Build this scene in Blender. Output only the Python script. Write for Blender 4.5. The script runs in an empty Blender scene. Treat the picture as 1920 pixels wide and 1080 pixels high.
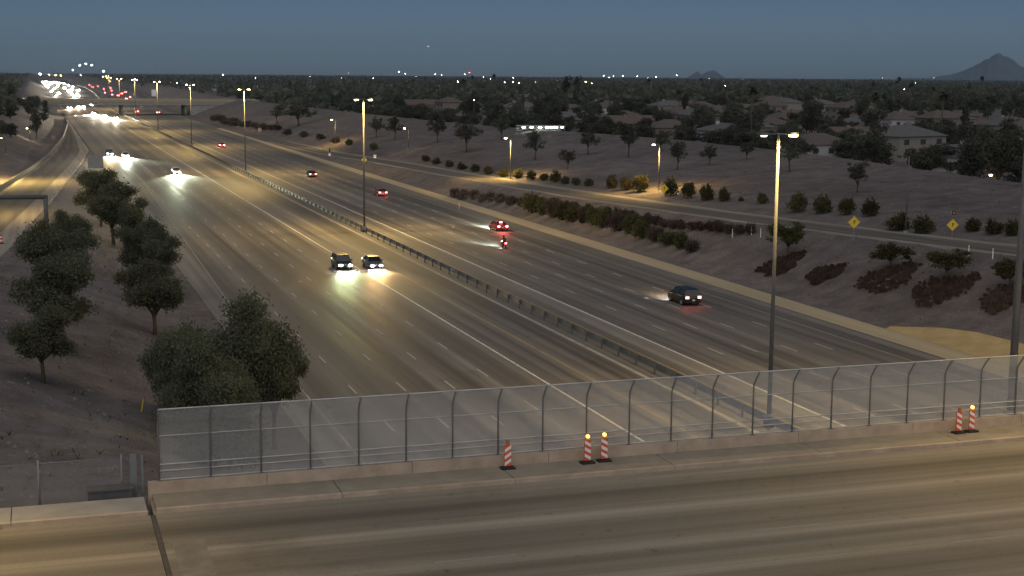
import bpy, math, random
import numpy as np
from mathutils import Vector, Matrix
sc = bpy.context.scene
COL = sc.collection
PI = math.pi
def R(d): return math.radians(d)

# ------------------------------------------------------------------ camera
# world: x = u (across the freeway, to the right), y = s (along the freeway, away), z up; freeway pavement at z = 0
F, PITCH, ROLL, YAW, CAMH = 2712.26, 0.146177, 0.0075733, 0.317811, 23.877
fw = Vector((math.sin(YAW)*math.cos(PITCH), math.cos(YAW)*math.cos(PITCH), -math.sin(PITCH)))
rt = Vector((math.cos(YAW), -math.sin(YAW), 0)); up = rt.cross(fw)
r2 = rt*math.cos(ROLL)+up*math.sin(ROLL); u2 = r2.cross(fw)
cam = bpy.data.cameras.new('camera'); camo = bpy.data.objects.new('camera', cam); COL.objects.link(camo)
cam.sensor_width = 36; cam.lens = 36*F/1920; cam.clip_start = 1; cam.clip_end = 60000
camo.matrix_world = Matrix(((r2.x, u2.x, -fw.x, 0), (r2.y, u2.y, -fw.y, 0), (r2.z, u2.z, -fw.z, CAMH), (0, 0, 0, 1)))
sc.camera = camo

# ------------------------------------------------------------------ sky, dawn light, exposure
world = bpy.data.worlds.new('World'); sc.world = world; world.use_nodes = True
wn, wl = world.node_tree.nodes, world.node_tree.links
SUN_EL, SUN_AZ = 24.0, 200.0            # dawn glow comes from behind the camera
sky = wn.new('ShaderNodeTexSky'); sky.sky_type = 'NISHITA'; sky.sun_disc = False
sky.sun_elevation = R(SUN_EL); sky.sun_rotation = R(SUN_AZ); sky.altitude = 400
sky.air_density = .5; sky.dust_density = 1; sky.ozone_density = 3.4
tc = wn.new('ShaderNodeTexCoord'); sx = wn.new('ShaderNodeSeparateXYZ'); wl.new(tc.outputs['Generated'], sx.inputs[0])
mr = wn.new('ShaderNodeMapRange'); mr.inputs[1].default_value = 0; mr.inputs[2].default_value = .16
mr.inputs[3].default_value = 1.0; mr.inputs[4].default_value = .52; wl.new(sx.outputs['Z'], mr.inputs[0])
vm = wn.new('ShaderNodeVectorMath'); vm.operation = 'SCALE'; wl.new(sky.outputs[0], vm.inputs[0]); wl.new(mr.outputs[0], vm.inputs['Scale'])
wl.new(vm.outputs[0], wn['Background'].inputs[0]); wn['Background'].inputs[1].default_value = .03
sun = bpy.data.lights.new('dawn_sun', 'SUN'); suno = bpy.data.objects.new('dawn_sun', sun); COL.objects.link(suno)
sun.energy = 1.3; sun.angle = R(110); sun.color = (1.0, .97, .96)
_a = R(SUN_AZ); _d = Vector((math.sin(_a)*math.cos(R(55)), math.cos(_a)*math.cos(R(55)), math.sin(R(55))))
suno.rotation_euler = (-_d).to_track_quat('-Z', 'Y').to_euler()
vs = sc.view_settings; vs.view_transform = 'Standard'; vs.look = 'None'; vs.exposure = 0.12; vs.gamma = 1; vs.use_curve_mapping = False
sc.cycles.use_denoising = True
try: sc.cycles.denoiser = 'OPENIMAGEDENOISE'
except Exception: pass
sc.cycles.use_light_tree = True; sc.cycles.max_bounces = 4; sc.cycles.diffuse_bounces = 2; sc.cycles.glossy_bounces = 2
sc.cycles.transmission_bounces = 2; sc.cycles.transparent_max_bounces = 8; sc.cycles.caustics_reflective = False; sc.cycles.caustics_refractive = False
sc.cycles.sample_clamp_indirect = 4

# ------------------------------------------------------------------ helpers: tables, terrain, pixels
def tab(t, x):
    if x <= t[0][0]: return t[0][1]
    for (a, b), (c, d) in zip(t, t[1:]):
        if x <= c: return b+(d-b)*(x-a)/(c-a)
    return t[-1][1]
def stab(t, x, w=18):                     # softened table
    return (tab(t, x-w)+tab(t, x-w*.5)+tab(t, x)+tab(t, x+w*.5)+tab(t, x+w))/5
def sm(a, b, x):
    t = min(1, max(0, (x-a)/(b-a))); return t*t*(3-2*t)
OFF = [(900, 0), (1300, 12), (1700, 33), (2200, 48), (3500, 50), (9000, 60)]
def off(s): return stab(OFF, s, 150)
def xof(u, s):                            # the right carriageway drifts away from the left one far off
    return u+off(s)*min(1, max(0, (u-20)/50))
def uof(x, s):
    o = off(s)
    return x if x <= 20 else x-o if x >= 70+o else (x+.4*o)/(1+o/50)
T_RN = [(-200, 125), (40, 112), (128, 98), (158, 92), (195, 87.5), (240, 84.5), (292, 83.5), (384, 83), (450, 79.5), (520, 77)]
T_LR = [(-200, -18), (60, -11), (158, -4), (237, 1.6), (372, 10), (480, 16.2)]
T_LL = [(-200, -32), (60, -22), (158, -14), (270, -6.2), (366, .1), (543, 9.5), (677, 14), (900, 16.2)]
T_CR = [(-200, 128), (60, 125), (174, 134), (259, 146), (336, 144), (414, 126), (527, 119), (800, 112), (6000, 112)]
T_Z = [(60, 6.6), (430, 0)]
def z_ramp(s): return stab(T_Z, s, 30)
def rn(s): return stab(T_RN, s)
def lr(s): return stab(T_LR, s)
def ll(s): return min(stab(T_LL, s), lr(s))
def crest(s): return stab(T_CR, s, 30)
def zt(x, s):                             # terrain height
    u = uof(x, s); zr = z_ramp(s)
    if u < 16.2:
        b = lr(s); e = ll(s)
        if u > b:
            z1 = zr*(1-sm(0, 1, (u-b)/max(.5, 16.2-b)))
            z2 = zr*(1-sm(0, 1, (u-3.2)/12.5))
            w = 1-sm(60, 92, s)
            z = z1*(1-w)+z2*w
        elif u > e: z = zr
        else:
            d = e-u; z = zr+(8.6-zr)*sm(0, 26, d)-1.1*sm(26, 40, d)
    elif u < 77: z = 0
    else:
        a = rn(s)
        if u < a: z = zr*sm(0, 1, (u-77)/max(.5, a-77))
        elif u < a+9: z = zr
        else:
            c = crest(s); t = (u-a-9)/max(4, c-a-9)
            z = zr+(9.0-zr)*(t**.85 if t < 1 else 1) - (2.7*sm(0, 9, u-c) if u > c else 0)
    return z
def ray(px, py):
    d = fw*F+r2*(px-960)-u2*(py-540); return d.normalized()
C0 = Vector((0, 0, CAMH))
def gp(px, py, z=0.0):                    # pixel -> point on a level plane
    d = ray(px, py); t = (z-CAMH)/d.z; return C0+d*t
def ga(px, py):                           # pixel -> point on the terrain
    d = ray(px, py); t = 30.0; prev = t
    while t < 6000:
        p = C0+d*t
        if p.y > 60 and p.z < zt(p.x, p.y):
            a, b = prev, t
            for _ in range(30):
                m = (a+b)/2; q = C0+d*m
                if q.z < zt(q.x, q.y): b = m
                else: a = m
            q = C0+d*b; return Vector((q.x, q.y, zt(q.x, q.y)))
        prev = t; t *= 1.004
    return gp(px, py, 7.5)

# ------------------------------------------------------------------ helpers: mesh builder, tagging
class MB:
    def __init__(s): s.v = []; s.f = []
    def add(s, vs, fs):
        n = len(s.v); s.v += [tuple(q) for q in vs]; s.f += [tuple(n+i for i in f) for f in fs]; return s
    def box(s, x, y, z, dx, dy, dz, rz=0.0, tap=1.0):
        c, n = math.cos(rz), math.sin(rz); vs = []
        for k, t in ((-1, 1.0), (1, tap)):
            for i, j in ((-1, -1), (1, -1), (1, 1), (-1, 1)):
                a, b = i*dx/2*t, j*dy/2*t; vs.append((x+a*c-b*n, y+a*n+b*c, z+k*dz/2))
        return s.add(vs, [(3, 2, 1, 0), (4, 5, 6, 7), (0, 1, 5, 4), (1, 2, 6, 5), (2, 3, 7, 6), (3, 0, 4, 7)])
    def tube(s, pts, rad, n=8, cap=True):
        pts = [Vector(p) for p in pts]
        if not isinstance(rad, (list, tuple)): rad = [rad]*len(pts)
        vs = []; fs = []
        for i, p in enumerate(pts):
            t = (pts[min(i+1, len(pts)-1)]-pts[max(i-1, 0)]).normalized()
            a = t.cross(Vector((0, 0, 1))) if abs(t.z) < .95 else t.cross(Vector((1, 0, 0)))
            a.normalize(); b = t.cross(a)
            for k in range(n):
                w = 2*PI*k/n; vs.append(p+(a*math.cos(w)+b*math.sin(w))*rad[i])
        for i in range(len(pts)-1):
            for k in range(n):
                fs.append((i*n+k, i*n+(k+1) % n, (i+1)*n+(k+1) % n, (i+1)*n+k))
        if cap: fs.append(tuple(range(n))[::-1]); fs.append(tuple((len(pts)-1)*n+k for k in range(n)))
        return s.add(vs, fs)
    def prism(s, prof, y0, y1, axis='y'):   # closed profile (a, z) extruded along an axis
        n = len(prof); vs = []
        for y in (y0, y1):
            for a, z in prof: vs.append((a, y, z) if axis == 'y' else (y, a, z))
        fs = [tuple(range(n))[::-1], tuple(range(n, 2*n))]
        for k in range(n): fs.append((k, (k+1) % n, n+(k+1) % n, n+k))
        return s.add(vs, fs)
    def loft(s, rings, cap=True):
        n = len(rings[0]); vs = [q for r in rings for q in r]; fs = []
        for i in range(len(rings)-1):
            for k in range(n): fs.append((i*n+k, i*n+(k+1) % n, (i+1)*n+(k+1) % n, (i+1)*n+k))
        if cap: fs.append(tuple(range(n))[::-1]); fs.append(tuple((len(rings)-1)*n+k for k in range(n)))
        return s.add(vs, fs)
    def mesh(s, name, mat=None, smooth=False):
        me = bpy.data.meshes.new(name); me.from_pydata(s.v, [], s.f); me.update()
        if mat: me.materials.append(mat)
        if smooth: me.polygons.foreach_set('use_smooth', [True]*len(me.polygons))
        return me
    def build(s, name, mat=None, parent=None, smooth=False, loc=None):
        return ob(name, s.mesh(name, mat, smooth), parent, loc)
def ob(name, data, parent=None, loc=None, rz=0.0):
    o = bpy.data.objects.new(name, data); COL.objects.link(o)
    if parent is not None: o.parent = parent
    if loc is not None: o.location = loc
    if rz: o.rotation_euler = (0, 0, rz)
    return o
def tag(o, label=None, cat=None, group=None, kind=None):
    if label: o['label'] = label
    if cat: o['category'] = cat
    if group: o['group'] = group
    if kind: o['kind'] = kind
    return o
def thing(name, label, cat, loc=(0, 0, 0), rz=0.0, group=None):
    return tag(ob(name, None, None, loc, rz), label, cat, group)
def dup(root, loc, rz=0.0, scale=None, label=None, group=None):
    def cp(o, par):
        c = o.copy(); COL.objects.link(c); c.parent = par
        for ch in KIDS.get(o.name, list(o.children)): cp(ch, c)
        return c
    KIDS = {}
    r = cp(root, None); r.location = loc; r.rotation_euler = (0, 0, rz)
    if scale is not None: r.scale = scale if not isinstance(scale, (int, float)) else (scale,)*3
    if label: r['label'] = label
    if group: r['group'] = group
    return r

# ------------------------------------------------------------------ materials
MATS = {}
def mat(name, col, rough=.7, var=.15, scale=3.0, metal=0.0, spec=.4, bump=0.0, stretch=(1, 1, 1), col2=None, objrand=0.0, detail=4):
    m = bpy.data.materials.new(name); m.use_nodes = True; n, l = m.node_tree.nodes, m.node_tree.links
    b = n['Principled BSDF']; b.inputs['Roughness'].default_value = rough; b.inputs['Metallic'].default_value = metal
    b.inputs['Specular IOR Level'].default_value = spec
    t = n.new('ShaderNodeTexCoord'); mp = n.new('ShaderNodeMapping'); mp.inputs['Scale'].default_value = stretch
    l.new(t.outputs['Object'], mp.inputs[0])
    nz = n.new('ShaderNodeTexNoise'); nz.inputs['Scale'].default_value = scale; nz.inputs['Detail'].default_value = detail; nz.inputs['Roughness'].default_value = .6
    l.new(mp.outputs[0], nz.inputs['Vector'])
    rp = n.new('ShaderNodeValToRGB'); l.new(nz.outputs['Fac'], rp.inputs[0])
    a = [c*(1-var) for c in col]; c2 = col2 or [c*(1+var) for c in col]
    rp.color_ramp.elements[0].position = .3; rp.color_ramp.elements[1].position = .7
    rp.color_ramp.elements[0].color = (*a, 1); rp.color_ramp.elements[1].color = (*c2, 1)
    out = rp.outputs[0]
    if objrand:
        oi = n.new('ShaderNodeObjectInfo'); hs = n.new('ShaderNodeHueSaturation')
        m1 = n.new('ShaderNodeMapRange'); m1.inputs[3].default_value = 1-objrand; m1.inputs[4].default_value = 1+objrand
        l.new(oi.outputs['Random'], m1.inputs[0]); l.new(m1.outputs[0], hs.inputs['Value']); l.new(out, hs.inputs['Color'])
        m2 = n.new('ShaderNodeMapRange'); m2.inputs[3].default_value = .5-.03*objrand/.3; m2.inputs[4].default_value = .5+.02*objrand/.3
        l.new(oi.outputs['Random'], m2.inputs[0]); l.new(m2.outputs[0], hs.inputs['Hue']); out = hs.outputs[0]
    l.new(out, b.inputs['Base Color'])
    if bump:
        bp = n.new('ShaderNodeBump'); bp.inputs['Strength'].default_value = bump; bp.inputs['Distance'].default_value = .05
        n2 = n.new('ShaderNodeTexNoise'); n2.inputs['Scale'].default_value = scale*6; n2.inputs['Detail'].default_value = 3; l.new(t.outputs['Object'], n2.inputs['Vector'])
        l.new(n2.outputs['Fac'], bp.inputs['Height']); l.new(bp.outputs[0], b.inputs['Normal'])
    MATS[name] = m; return m
def emat(name, col, strength, sample=False):
    m = bpy.data.materials.new(name); m.use_nodes = True; n = m.node_tree.nodes; b = n['Principled BSDF']
    b.inputs['Base Color'].default_value = (.8, .8, .8, 1); b.inputs['Emission Color'].default_value = (*col, 1)
    b.inputs['Emission Strength'].default_value = strength
    try: m.cycles.emission_sampling = 'AUTO' if sample else 'NONE'
    except Exception: pass
    MATS[name] = m; return m
def roadmat(name, base, lanes, axis='X', streak=.35, rough=.8, grain=(1.1, .006)):
    """asphalt worn lengthways: dark oil strips in lanes and joints, pale wheel tracks, patches, fine aggregate"""
    m = bpy.data.materials.new(name); m.use_nodes = True; n, l = m.node_tree.nodes, m.node_tree.links; b = n['Principled BSDF']
    t = n.new('ShaderNodeTexCoord'); s = n.new('ShaderNodeSeparateXYZ'); l.new(t.outputs['Object'], s.inputs[0])
    ac = s.outputs[axis]
    def math_(op, x, y=None, c=False):
        k = n.new('ShaderNodeMath'); k.operation = op; k.use_clamp = c
        for i, q in enumerate((x, y)):
            if q is None: continue
            if isinstance(q, (int, float)): k.inputs[i].default_value = q
            else: l.new(q, k.inputs[i])
        return k.outputs[0]
    pos = math_('DIVIDE', math_('SUBTRACT', ac, lanes[0][0]), lanes[-1][0]-lanes[0][0], True)
    rp = n.new('ShaderNodeValToRGB'); l.new(pos, rp.inputs[0]); rp.color_ramp.interpolation = 'LINEAR'
    x0, x1 = lanes[0][0], lanes[-1][0]
    els = rp.color_ramp.elements
    for k, (x, v) in enumerate(lanes):
        p = (x-x0)/(x1-x0); c = v if isinstance(v, tuple) else (v, v, v)
        e = els[0] if k == 0 else els[len(els)-1] if k == len(lanes)-1 else els.new(p)
        e.position = p; e.color = (*c, 1)
    def noise(sc3, detail, lo, hi, rough=.6):
        mp = n.new('ShaderNodeMapping'); mp.inputs['Scale'].default_value = sc3; l.new(t.outputs['Object'], mp.inputs[0])
        z = n.new('ShaderNodeTexNoise'); z.inputs['Scale'].default_value = 1; z.inputs['Detail'].default_value = detail; z.inputs['Roughness'].default_value = rough
        l.new(mp.outputs[0], z.inputs['Vector'])
        r_ = n.new('ShaderNodeMapRange'); r_.inputs[1].default_value = .3; r_.inputs[2].default_value = .7; r_.inputs[3].default_value = lo; r_.inputs[4].default_value = hi
        l.new(z.outputs['Fac'], r_.inputs[0]); return r_.outputs[0]
    g1, g2 = grain
    st = noise((g1, g2, 1) if axis == 'X' else (g2, g1, 1), 5, 1-streak, 1+streak)
    st2 = noise((g1*.22, g2*1.5, 1) if axis == 'X' else (g2*1.5, g1*.22, 1), 3, 1-streak*.4, 1+streak*.4)
    pa = noise((.06, .06, .06), 4, .88, 1.12); fi = noise((9, 9, 9), 3, .9, 1.1)
    def spots_(sc_, lo, hi, dark):          # sparse dark stains and sealed cracks
        z = n.new('ShaderNodeTexNoise'); z.inputs['Scale'].default_value = sc_; z.inputs['Detail'].default_value = 5; z.inputs['Roughness'].default_value = .65; l.new(t.outputs['Object'], z.inputs['Vector'])
        r_ = n.new('ShaderNodeMapRange'); r_.inputs[1].default_value = lo; r_.inputs[2].default_value = hi; r_.inputs[3].default_value = 1; r_.inputs[4].default_value = dark; l.new(z.outputs['Fac'], r_.inputs[0]); return r_.outputs[0]
    k = math_('MULTIPLY', math_('MULTIPLY', math_('MULTIPLY', st, st2), math_('MULTIPLY', pa, fi)), math_('MULTIPLY', spots_(.9, .64, .72, .55), spots_(.17, .6, .72, .8)))
    v = n.new('ShaderNodeVectorMath'); v.operation = 'SCALE'; l.new(rp.outputs[0], v.inputs[0]); l.new(k, v.inputs['Scale'])
    v2 = n.new('ShaderNodeVectorMath'); v2.operation = 'MULTIPLY'; l.new(v.outputs[0], v2.inputs[0]); v2.inputs[1].default_value = base
    l.new(v2.outputs[0], b.inputs['Base Color'])
    rr = n.new('ShaderNodeMapRange'); rr.inputs[1].default_value = .6; rr.inputs[2].default_value = 1.4; rr.inputs[3].default_value = rough-.12; rr.inputs[4].default_value = rough+.1
    l.new(k, rr.inputs[0]); l.new(rr.outputs[0], b.inputs['Roughness']); b.inputs['Specular IOR Level'].default_value = .28
    MATS[name] = m; return m

lp1 = [(16.2, 1.25), (18.4, 1.2), (18.8, .98), (20.4, .78), (21.9, 1.12), (24.2, .74), (25.8, 1.14), (28.0, .72), (29.6, 1.14), (31.8, .72), (33.4, 1.14), (35.5, .74), (37.1, 1.08), (39.3, .95),
       (41.0, 1.12), (42.3, 1.04), (43.2, .66), (45.2, .68), (45.7, 1.05), (48.8, .98), (50.8, 1.1), (52.3, 1.14), (54.3, .8), (56.0, 1.12), (57.8, .78), (59.4, 1.12), (61.3, .78), (63.0, 1.1), (64.8, .76), (66.5, 1.02), (67.5, .72), (77, 1.1)]
M_FWY = roadmat('freeway_asphalt', (.145, .135, .125), lp1, 'X', .42, .66)
M_RAMP = roadmat('ramp_asphalt', (.14, .128, .11), [(0, 1.5), (.9, 1.5), (1.1, .75), (2.4, .7), (3.5, .9), (4.8, .65), (6.2, .9), (7.4, .75), (7.6, 1.6), (10, 1.75)], 'X', .3, .8)
M_DECK = roadmat('bridge_asphalt', (.225, .195, .15), [(20, .9), (40, 1), (42.6, .8), (43.7, 1.2), (44.6, .85), (45.8, .8), (46.9, 1.22), (47.8, .9), (49.3, .8), (50.3, 1.05), (50.7, 1.4), (51.1, 1.0), (52.2, .95), (52.8, .6), (53.4, .52), (54.0, .8), (54.7, 1.15), (55.6, 1.1)], 'Y', .3, .82, (1.3, .012))
M_GROUND = mat('desert_gravel', (.122, .106, .104), .95, .3, .35, bump=.6, detail=8, spec=.2)
_n, _l = M_GROUND.node_tree.nodes, M_GROUND.node_tree.links; _b = _n['Principled BSDF']; _src = _b.inputs['Base Color'].links[0].from_socket
_tc = _n.new('ShaderNodeTexCoord')
def _gn(scale, lo, hi, detail, sc3=(1, 1, 1)):
    mp = _n.new('ShaderNodeMapping'); mp.inputs['Scale'].default_value = sc3; _l.new(_tc.outputs['Object'], mp.inputs[0])
    z = _n.new('ShaderNodeTexNoise'); z.inputs['Scale'].default_value = scale; z.inputs['Detail'].default_value = detail; z.inputs['Roughness'].default_value = .7; _l.new(mp.outputs[0], z.inputs['Vector'])
    m_ = _n.new('ShaderNodeMapRange'); m_.inputs[1].default_value = .32; m_.inputs[2].default_value = .68; m_.inputs[3].default_value = lo; m_.inputs[4].default_value = hi; _l.new(z.outputs['Fac'], m_.inputs[0]); return m_.outputs[0]
_m1 = _n.new('ShaderNodeMath'); _m1.operation = 'MULTIPLY'; _l.new(_gn(.045, .78, 1.2, 5, (1, .45, 1)), _m1.inputs[0]); _l.new(_gn(4.5, .72, 1.3, 6), _m1.inputs[1])
_v = _n.new('ShaderNodeVectorMath'); _v.operation = 'SCALE'; _l.new(_src, _v.inputs[0]); _l.new(_m1.outputs[0], _v.inputs['Scale']); _l.new(_v.outputs[0], _b.inputs['Base Color'])
M_CONC = mat('weathered_concrete', (.43, .335, .25), .85, .2, 1.2, bump=.2, detail=6)
M_CONC2 = mat('grey_concrete', (.3, .285, .26), .85, .18, .8, bump=.2, detail=6)
M_TAN = mat('tan_concrete', (.36, .30, .20), .85, .15, .5, stretch=(1, .06, 1), detail=6)
M_PAINT = mat('white_road_paint', (.62, .6, .55), .6, .3, 2.5, detail=6)
M_YPAINT = mat('yellow_road_paint', (.36, .27, .1), .7, .35, 2.0, detail=6)
M_DASH = mat('worn_white_dash', (.4, .39, .36), .7, .35, 2.5, detail=6)
M_WPAINT = mat('worn_road_paint', (.26, .245, .21), .7, .4, 3, detail=6)
M_STEEL = mat('galvanised_steel', (.2, .208, .212), .7, .15, 2, metal=.2)
M_POLE = mat('grey_pole_steel', (.12, .12, .118), .85, .1, 1.5, metal=0, spec=.15)
M_DARKST = mat('dark_steel', (.085, .09, .1), .55, .15, 2, metal=.3)
M_WIRE = mat('fence_wire', (.52, .53, .53), .8, .08, 3, metal=0)
M_FPOST = mat('fence_post_steel', (.2, .215, .225), .8, .1, 3, spec=.2)
M_BARK = mat('bark', (.09, .065, .05), .95, .3, 6, bump=.5)
M_LEAF = mat('mesquite_leaf', (.125, .135, .085), .95, .2, .5, objrand=.1, col2=(.17, .18, .118), spec=.08)
M_LEAF2 = mat('far_tree_leaf', (.1, .108, .082), .95, .35, .3, objrand=.28, col2=(.14, .146, .112), spec=.06)
M_SHRUB = mat('shrub_leaf', (.08, .08, .04), .8, .35, .9, objrand=.25, col2=(.12, .115, .05), spec=.2)
M_RSHRUB = mat('red_brown_shrub', (.1, .072, .064), .85, .35, .9, objrand=.2, col2=(.135, .1, .088), spec=.2)
M_PALM = mat('palm_frond', (.05, .06, .028), .7, .3, 1, objrand=.2)
for _m in (M_LEAF, M_LEAF2, M_SHRUB, M_RSHRUB, M_PALM):
    _n, _l = _m.node_tree.nodes, _m.node_tree.links; _b = _n['Principled BSDF']; _c = _b.inputs['Base Color'].links[0].from_socket
    _d = _n.new('ShaderNodeBsdfDiffuse'); _t = _n.new('ShaderNodeBsdfTranslucent'); _x = _n.new('ShaderNodeMixShader'); _x.inputs[0].default_value = .42
    _l.new(_c, _d.inputs['Color']); _l.new(_c, _t.inputs['Color']); _l.new(_d.outputs[0], _x.inputs[1]); _l.new(_t.outputs[0], _x.inputs[2]); _l.new(_x.outputs[0], _n['Material Output'].inputs['Surface'])
M_ORANGE = mat('orange_plastic', (.72, .12, .045), .5, .08, 4)
M_WHITE = mat('white_sheeting', (.85, .83, .8), .4, .05, 4)
M_RUBBER = mat('black_rubber', (.02, .02, .02), .8, .2, 5)
M_YSIGN = mat('yellow_sign_sheeting', (.72, .5, .04), .45, .06, 3)
M_BLACK = mat('black_paint', (.015, .015, .015), .5, .1, 3)
M_GLASS = mat('dark_glass', (.02, .023, .026), .08, .1, 1, spec=.6)
M_RIM = mat('alloy_rim', (.4, .4, .4), .35, .1, 3, metal=.8)
M_MOUNT = mat('haze_tinted_rock', (.1, .125, .155), .95, .2, .003, detail=8)  # blue of the distance haze is mixed into the rock colour
M_SLATE = mat('sign_back_aluminium', (.24, .24, .24), .8, .1, 2, metal=0)
M_VEST = mat('rider_clothing', (.03, .032, .04), .8, .2, 6)
M_SKIN = mat('skin', (.45, .28, .2), .6, .05, 5)

# ------------------------------------------------------------------ the ground
def axis(segs):
    out = []
    for a, b, st in segs:
        n = max(1, round((b-a)/st)); out += [a+(b-a)*i/n for i in range(n)]
    out.append(segs[-1][1]); return out
us = axis([(-4000, -400, 400), (-400, -100, 30), (-100, -40, 6), (-40, 16.2, 1.4), (16.2, 77, 15.2), (77, 160, 1.5), (160, 240, 8), (240, 600, 45), (600, 10000, 700)])
ss = axis([(-120, 40, 10), (40, 130, 2.5), (130, 520, 5), (520, 1200, 20), (1200, 2400, 80), (2400, 16000, 800)])
gv = []; rs = random.Random(3)
for s_ in ss:
    for u_ in us:
        x = xof(u_, s_); z = zt(x, s_)
        zq = z
        if 16.2 < u_ < 77: zq = -.12
        elif u_ in (16.2, 77.0): zq = -.03
        else:
            zr = z_ramp(s_)
            if ll(s_)+.9 < u_ < lr(s_)-.9 or rn(s_)+.9 < u_ < rn(s_)+8.1: zq = z-.3
            elif s_ < 57.9 and 20 < s_ and u_ < 3.8: zq = min(z, 6.75)
            elif 60 < s_ < 900 and (u_ < 15 or u_ > 79): zq = z+.05*math.sin(u_*.37+s_*.11)*math.sin(s_*.23-u_*.19)
        gv.append((x, s_, zq))
nu = len(us)
gf = [(i*nu+j, i*nu+j+1, (i+1)*nu+j+1, (i+1)*nu+j) for i in range(len(ss)-1) for j in range(nu-1)]
g = MB(); g.v = gv; g.f = gf
ground = tag(g.build('ground', M_GROUND, smooth=True), kind='structure')

# ------------------------------------------------------------------ freeway and ramps
def strip(name, m, s0, s1, step, ufun, zfun, parent=None, cols=1, skirt=0):
    b = MB(); n = max(1, round((s1-s0)/step))
    for i in range(n+1):
        s = s0+(s1-s0)*i/n; a, c = ufun(s)
        us_ = [a+(c-a)*k/cols for k in range(cols+1)]
        if skirt: us_ = [a-skirt]+us_+[c+skirt]
        for k, u in enumerate(us_): b.v.append((xof(u, s), s, zfun(s)-(.6 if skirt and k in (0, len(us_)-1) else 0)))
    w = cols+1+(2 if skirt else 0)
    for i in range(n):
        for k in range(w-1): b.f.append((i*w+k, i*w+k+1, (i+1)*w+k+1, (i+1)*w+k))
    return b.build(name, m, parent)
fwy = tag(strip('freeway', M_FWY, -60, 6000, 40, lambda s: (16.2, 77), lambda s: 0, cols=4), kind='structure')
lramp = strip('exit_ramp', M_RAMP, 58.6, 890, 6, lambda s: (ll(s)-.05, min(15.35, lr(s)+.05)), lambda s: z_ramp(s)+.06, cols=3, skirt=.8)
rramp = strip('entrance_ramp', M_RAMP, 20, 515, 6, lambda s: (max(77.85, rn(s)-.05), max(77.9, rn(s)+9.05)), lambda s: z_ramp(s)+.06, cols=3, skirt=.8)
for o_ in (lramp, rramp): tag(o_, kind='structure')
# ramps carry their own across-coordinate for the worn strips: bake it as object space of straight strips is not possible on a curve
for o_ in (lramp, rramp):
    me = o_.data; at = me.attributes.new('across', 'FLOAT', 'POINT')
    at.data.foreach_set('value', [10*min(3, max(0, i % 6-1))/3 for i in range(len(me.vertices))])
_n, _l = M_RAMP.node_tree.nodes, M_RAMP.node_tree.links
_at = _n.new('ShaderNodeAttribute'); _at.attribute_name = 'across'
for lk in list(_l):
    if lk.from_node.type == 'SEPXYZ': _t = lk.to_socket; _l.remove(lk); _l.new(_at.outputs['Fac'], _t)
# solid lines
def fline(name, u, w, m, s0, s1, z=.006, uf=None):
    f = uf or (lambda s: u)
    return strip(name, m, s0, s1, 40 if not uf else 8, lambda s: (f(s)-w/2, f(s)+w/2), lambda s: z, fwy)
fline('solid_white_line', 37.4, .2, M_PAINT, 20, 3000); fline('solid_white_line', 52.5, .2, M_PAINT, 20, 3000)
fline('solid_yellow_line', 41.25, .13, M_YPAINT, 20, 3000); fline('solid_yellow_line', 49.2, .13, M_YPAINT, 20, 3000)
fline('edge_line', 0, .15, M_WPAINT, 20, 480, uf=lambda s: tab([(150, 18.6), (330, 22.2), (480, 22.4)], s))
fline('edge_line', 70.3, .15, M_WPAINT, 20, 900)
strip('concrete_gutter', M_TAN, 58, 640, 20, lambda s: (73.7+max(0, (s-250)*.003), 76.95), lambda s: .012, fwy)
strip('median_strip', M_CONC2, 20, 3000, 40, lambda s: (45.55, 45.95), lambda s: .012, fwy)
# lane dashes
dm = MB().box(0, 0, 0, .13, 3.05, .008).mesh('lane_dash', M_DASH)
far = MB()
for k, (u_, ph) in enumerate([(33.7, 109.9), (29.9, 106.2), (26.1, 106.6), (22.3, 106.7), (18.6, 104.0), (56.1, 113.2), (59.5, 113.4), (63.0, 112.6), (66.5, 112.5)]):
    s_ = ph-12.19*5
    while s_ < 1500:
        if u_ == 18.6 and s_ > 150: break
        if s_ < 330: ob('lane_dash', dm, fwy, (u_, s_, .007))
        else: far.box(xof(u_, s_), s_, .007, .16, 3.05, .008)
        s_ += 12.19
tag(far.build('distant_lane_dashes', M_DASH, fwy), kind='stuff')
# paved apron by the bridge
b = MB(); pts = []
for s_ in np.linspace(60, 119, 16):
    w = 81.3+(119-s_)*.045
    if s_ > 114: w = 77.1+(w-77.1)*(119.6-s_)/5.6
    for k in range(5):
        u_ = 76.97+(w-76.97)*k/4; b.v.append((u_, s_, zt(u_, s_)+.02+.05*k))
for i in range(15):
    for k in range(4): b.f.append((i*5+k, i*5+k+1, i*5+k+6, i*5+k+5))
M_APRON = mat('ochre_concrete', (.37, .28, .135), .85, .18, .6, detail=6)
tag(b.build('slope_paving', M_APRON, smooth=True), kind='structure')

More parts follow.
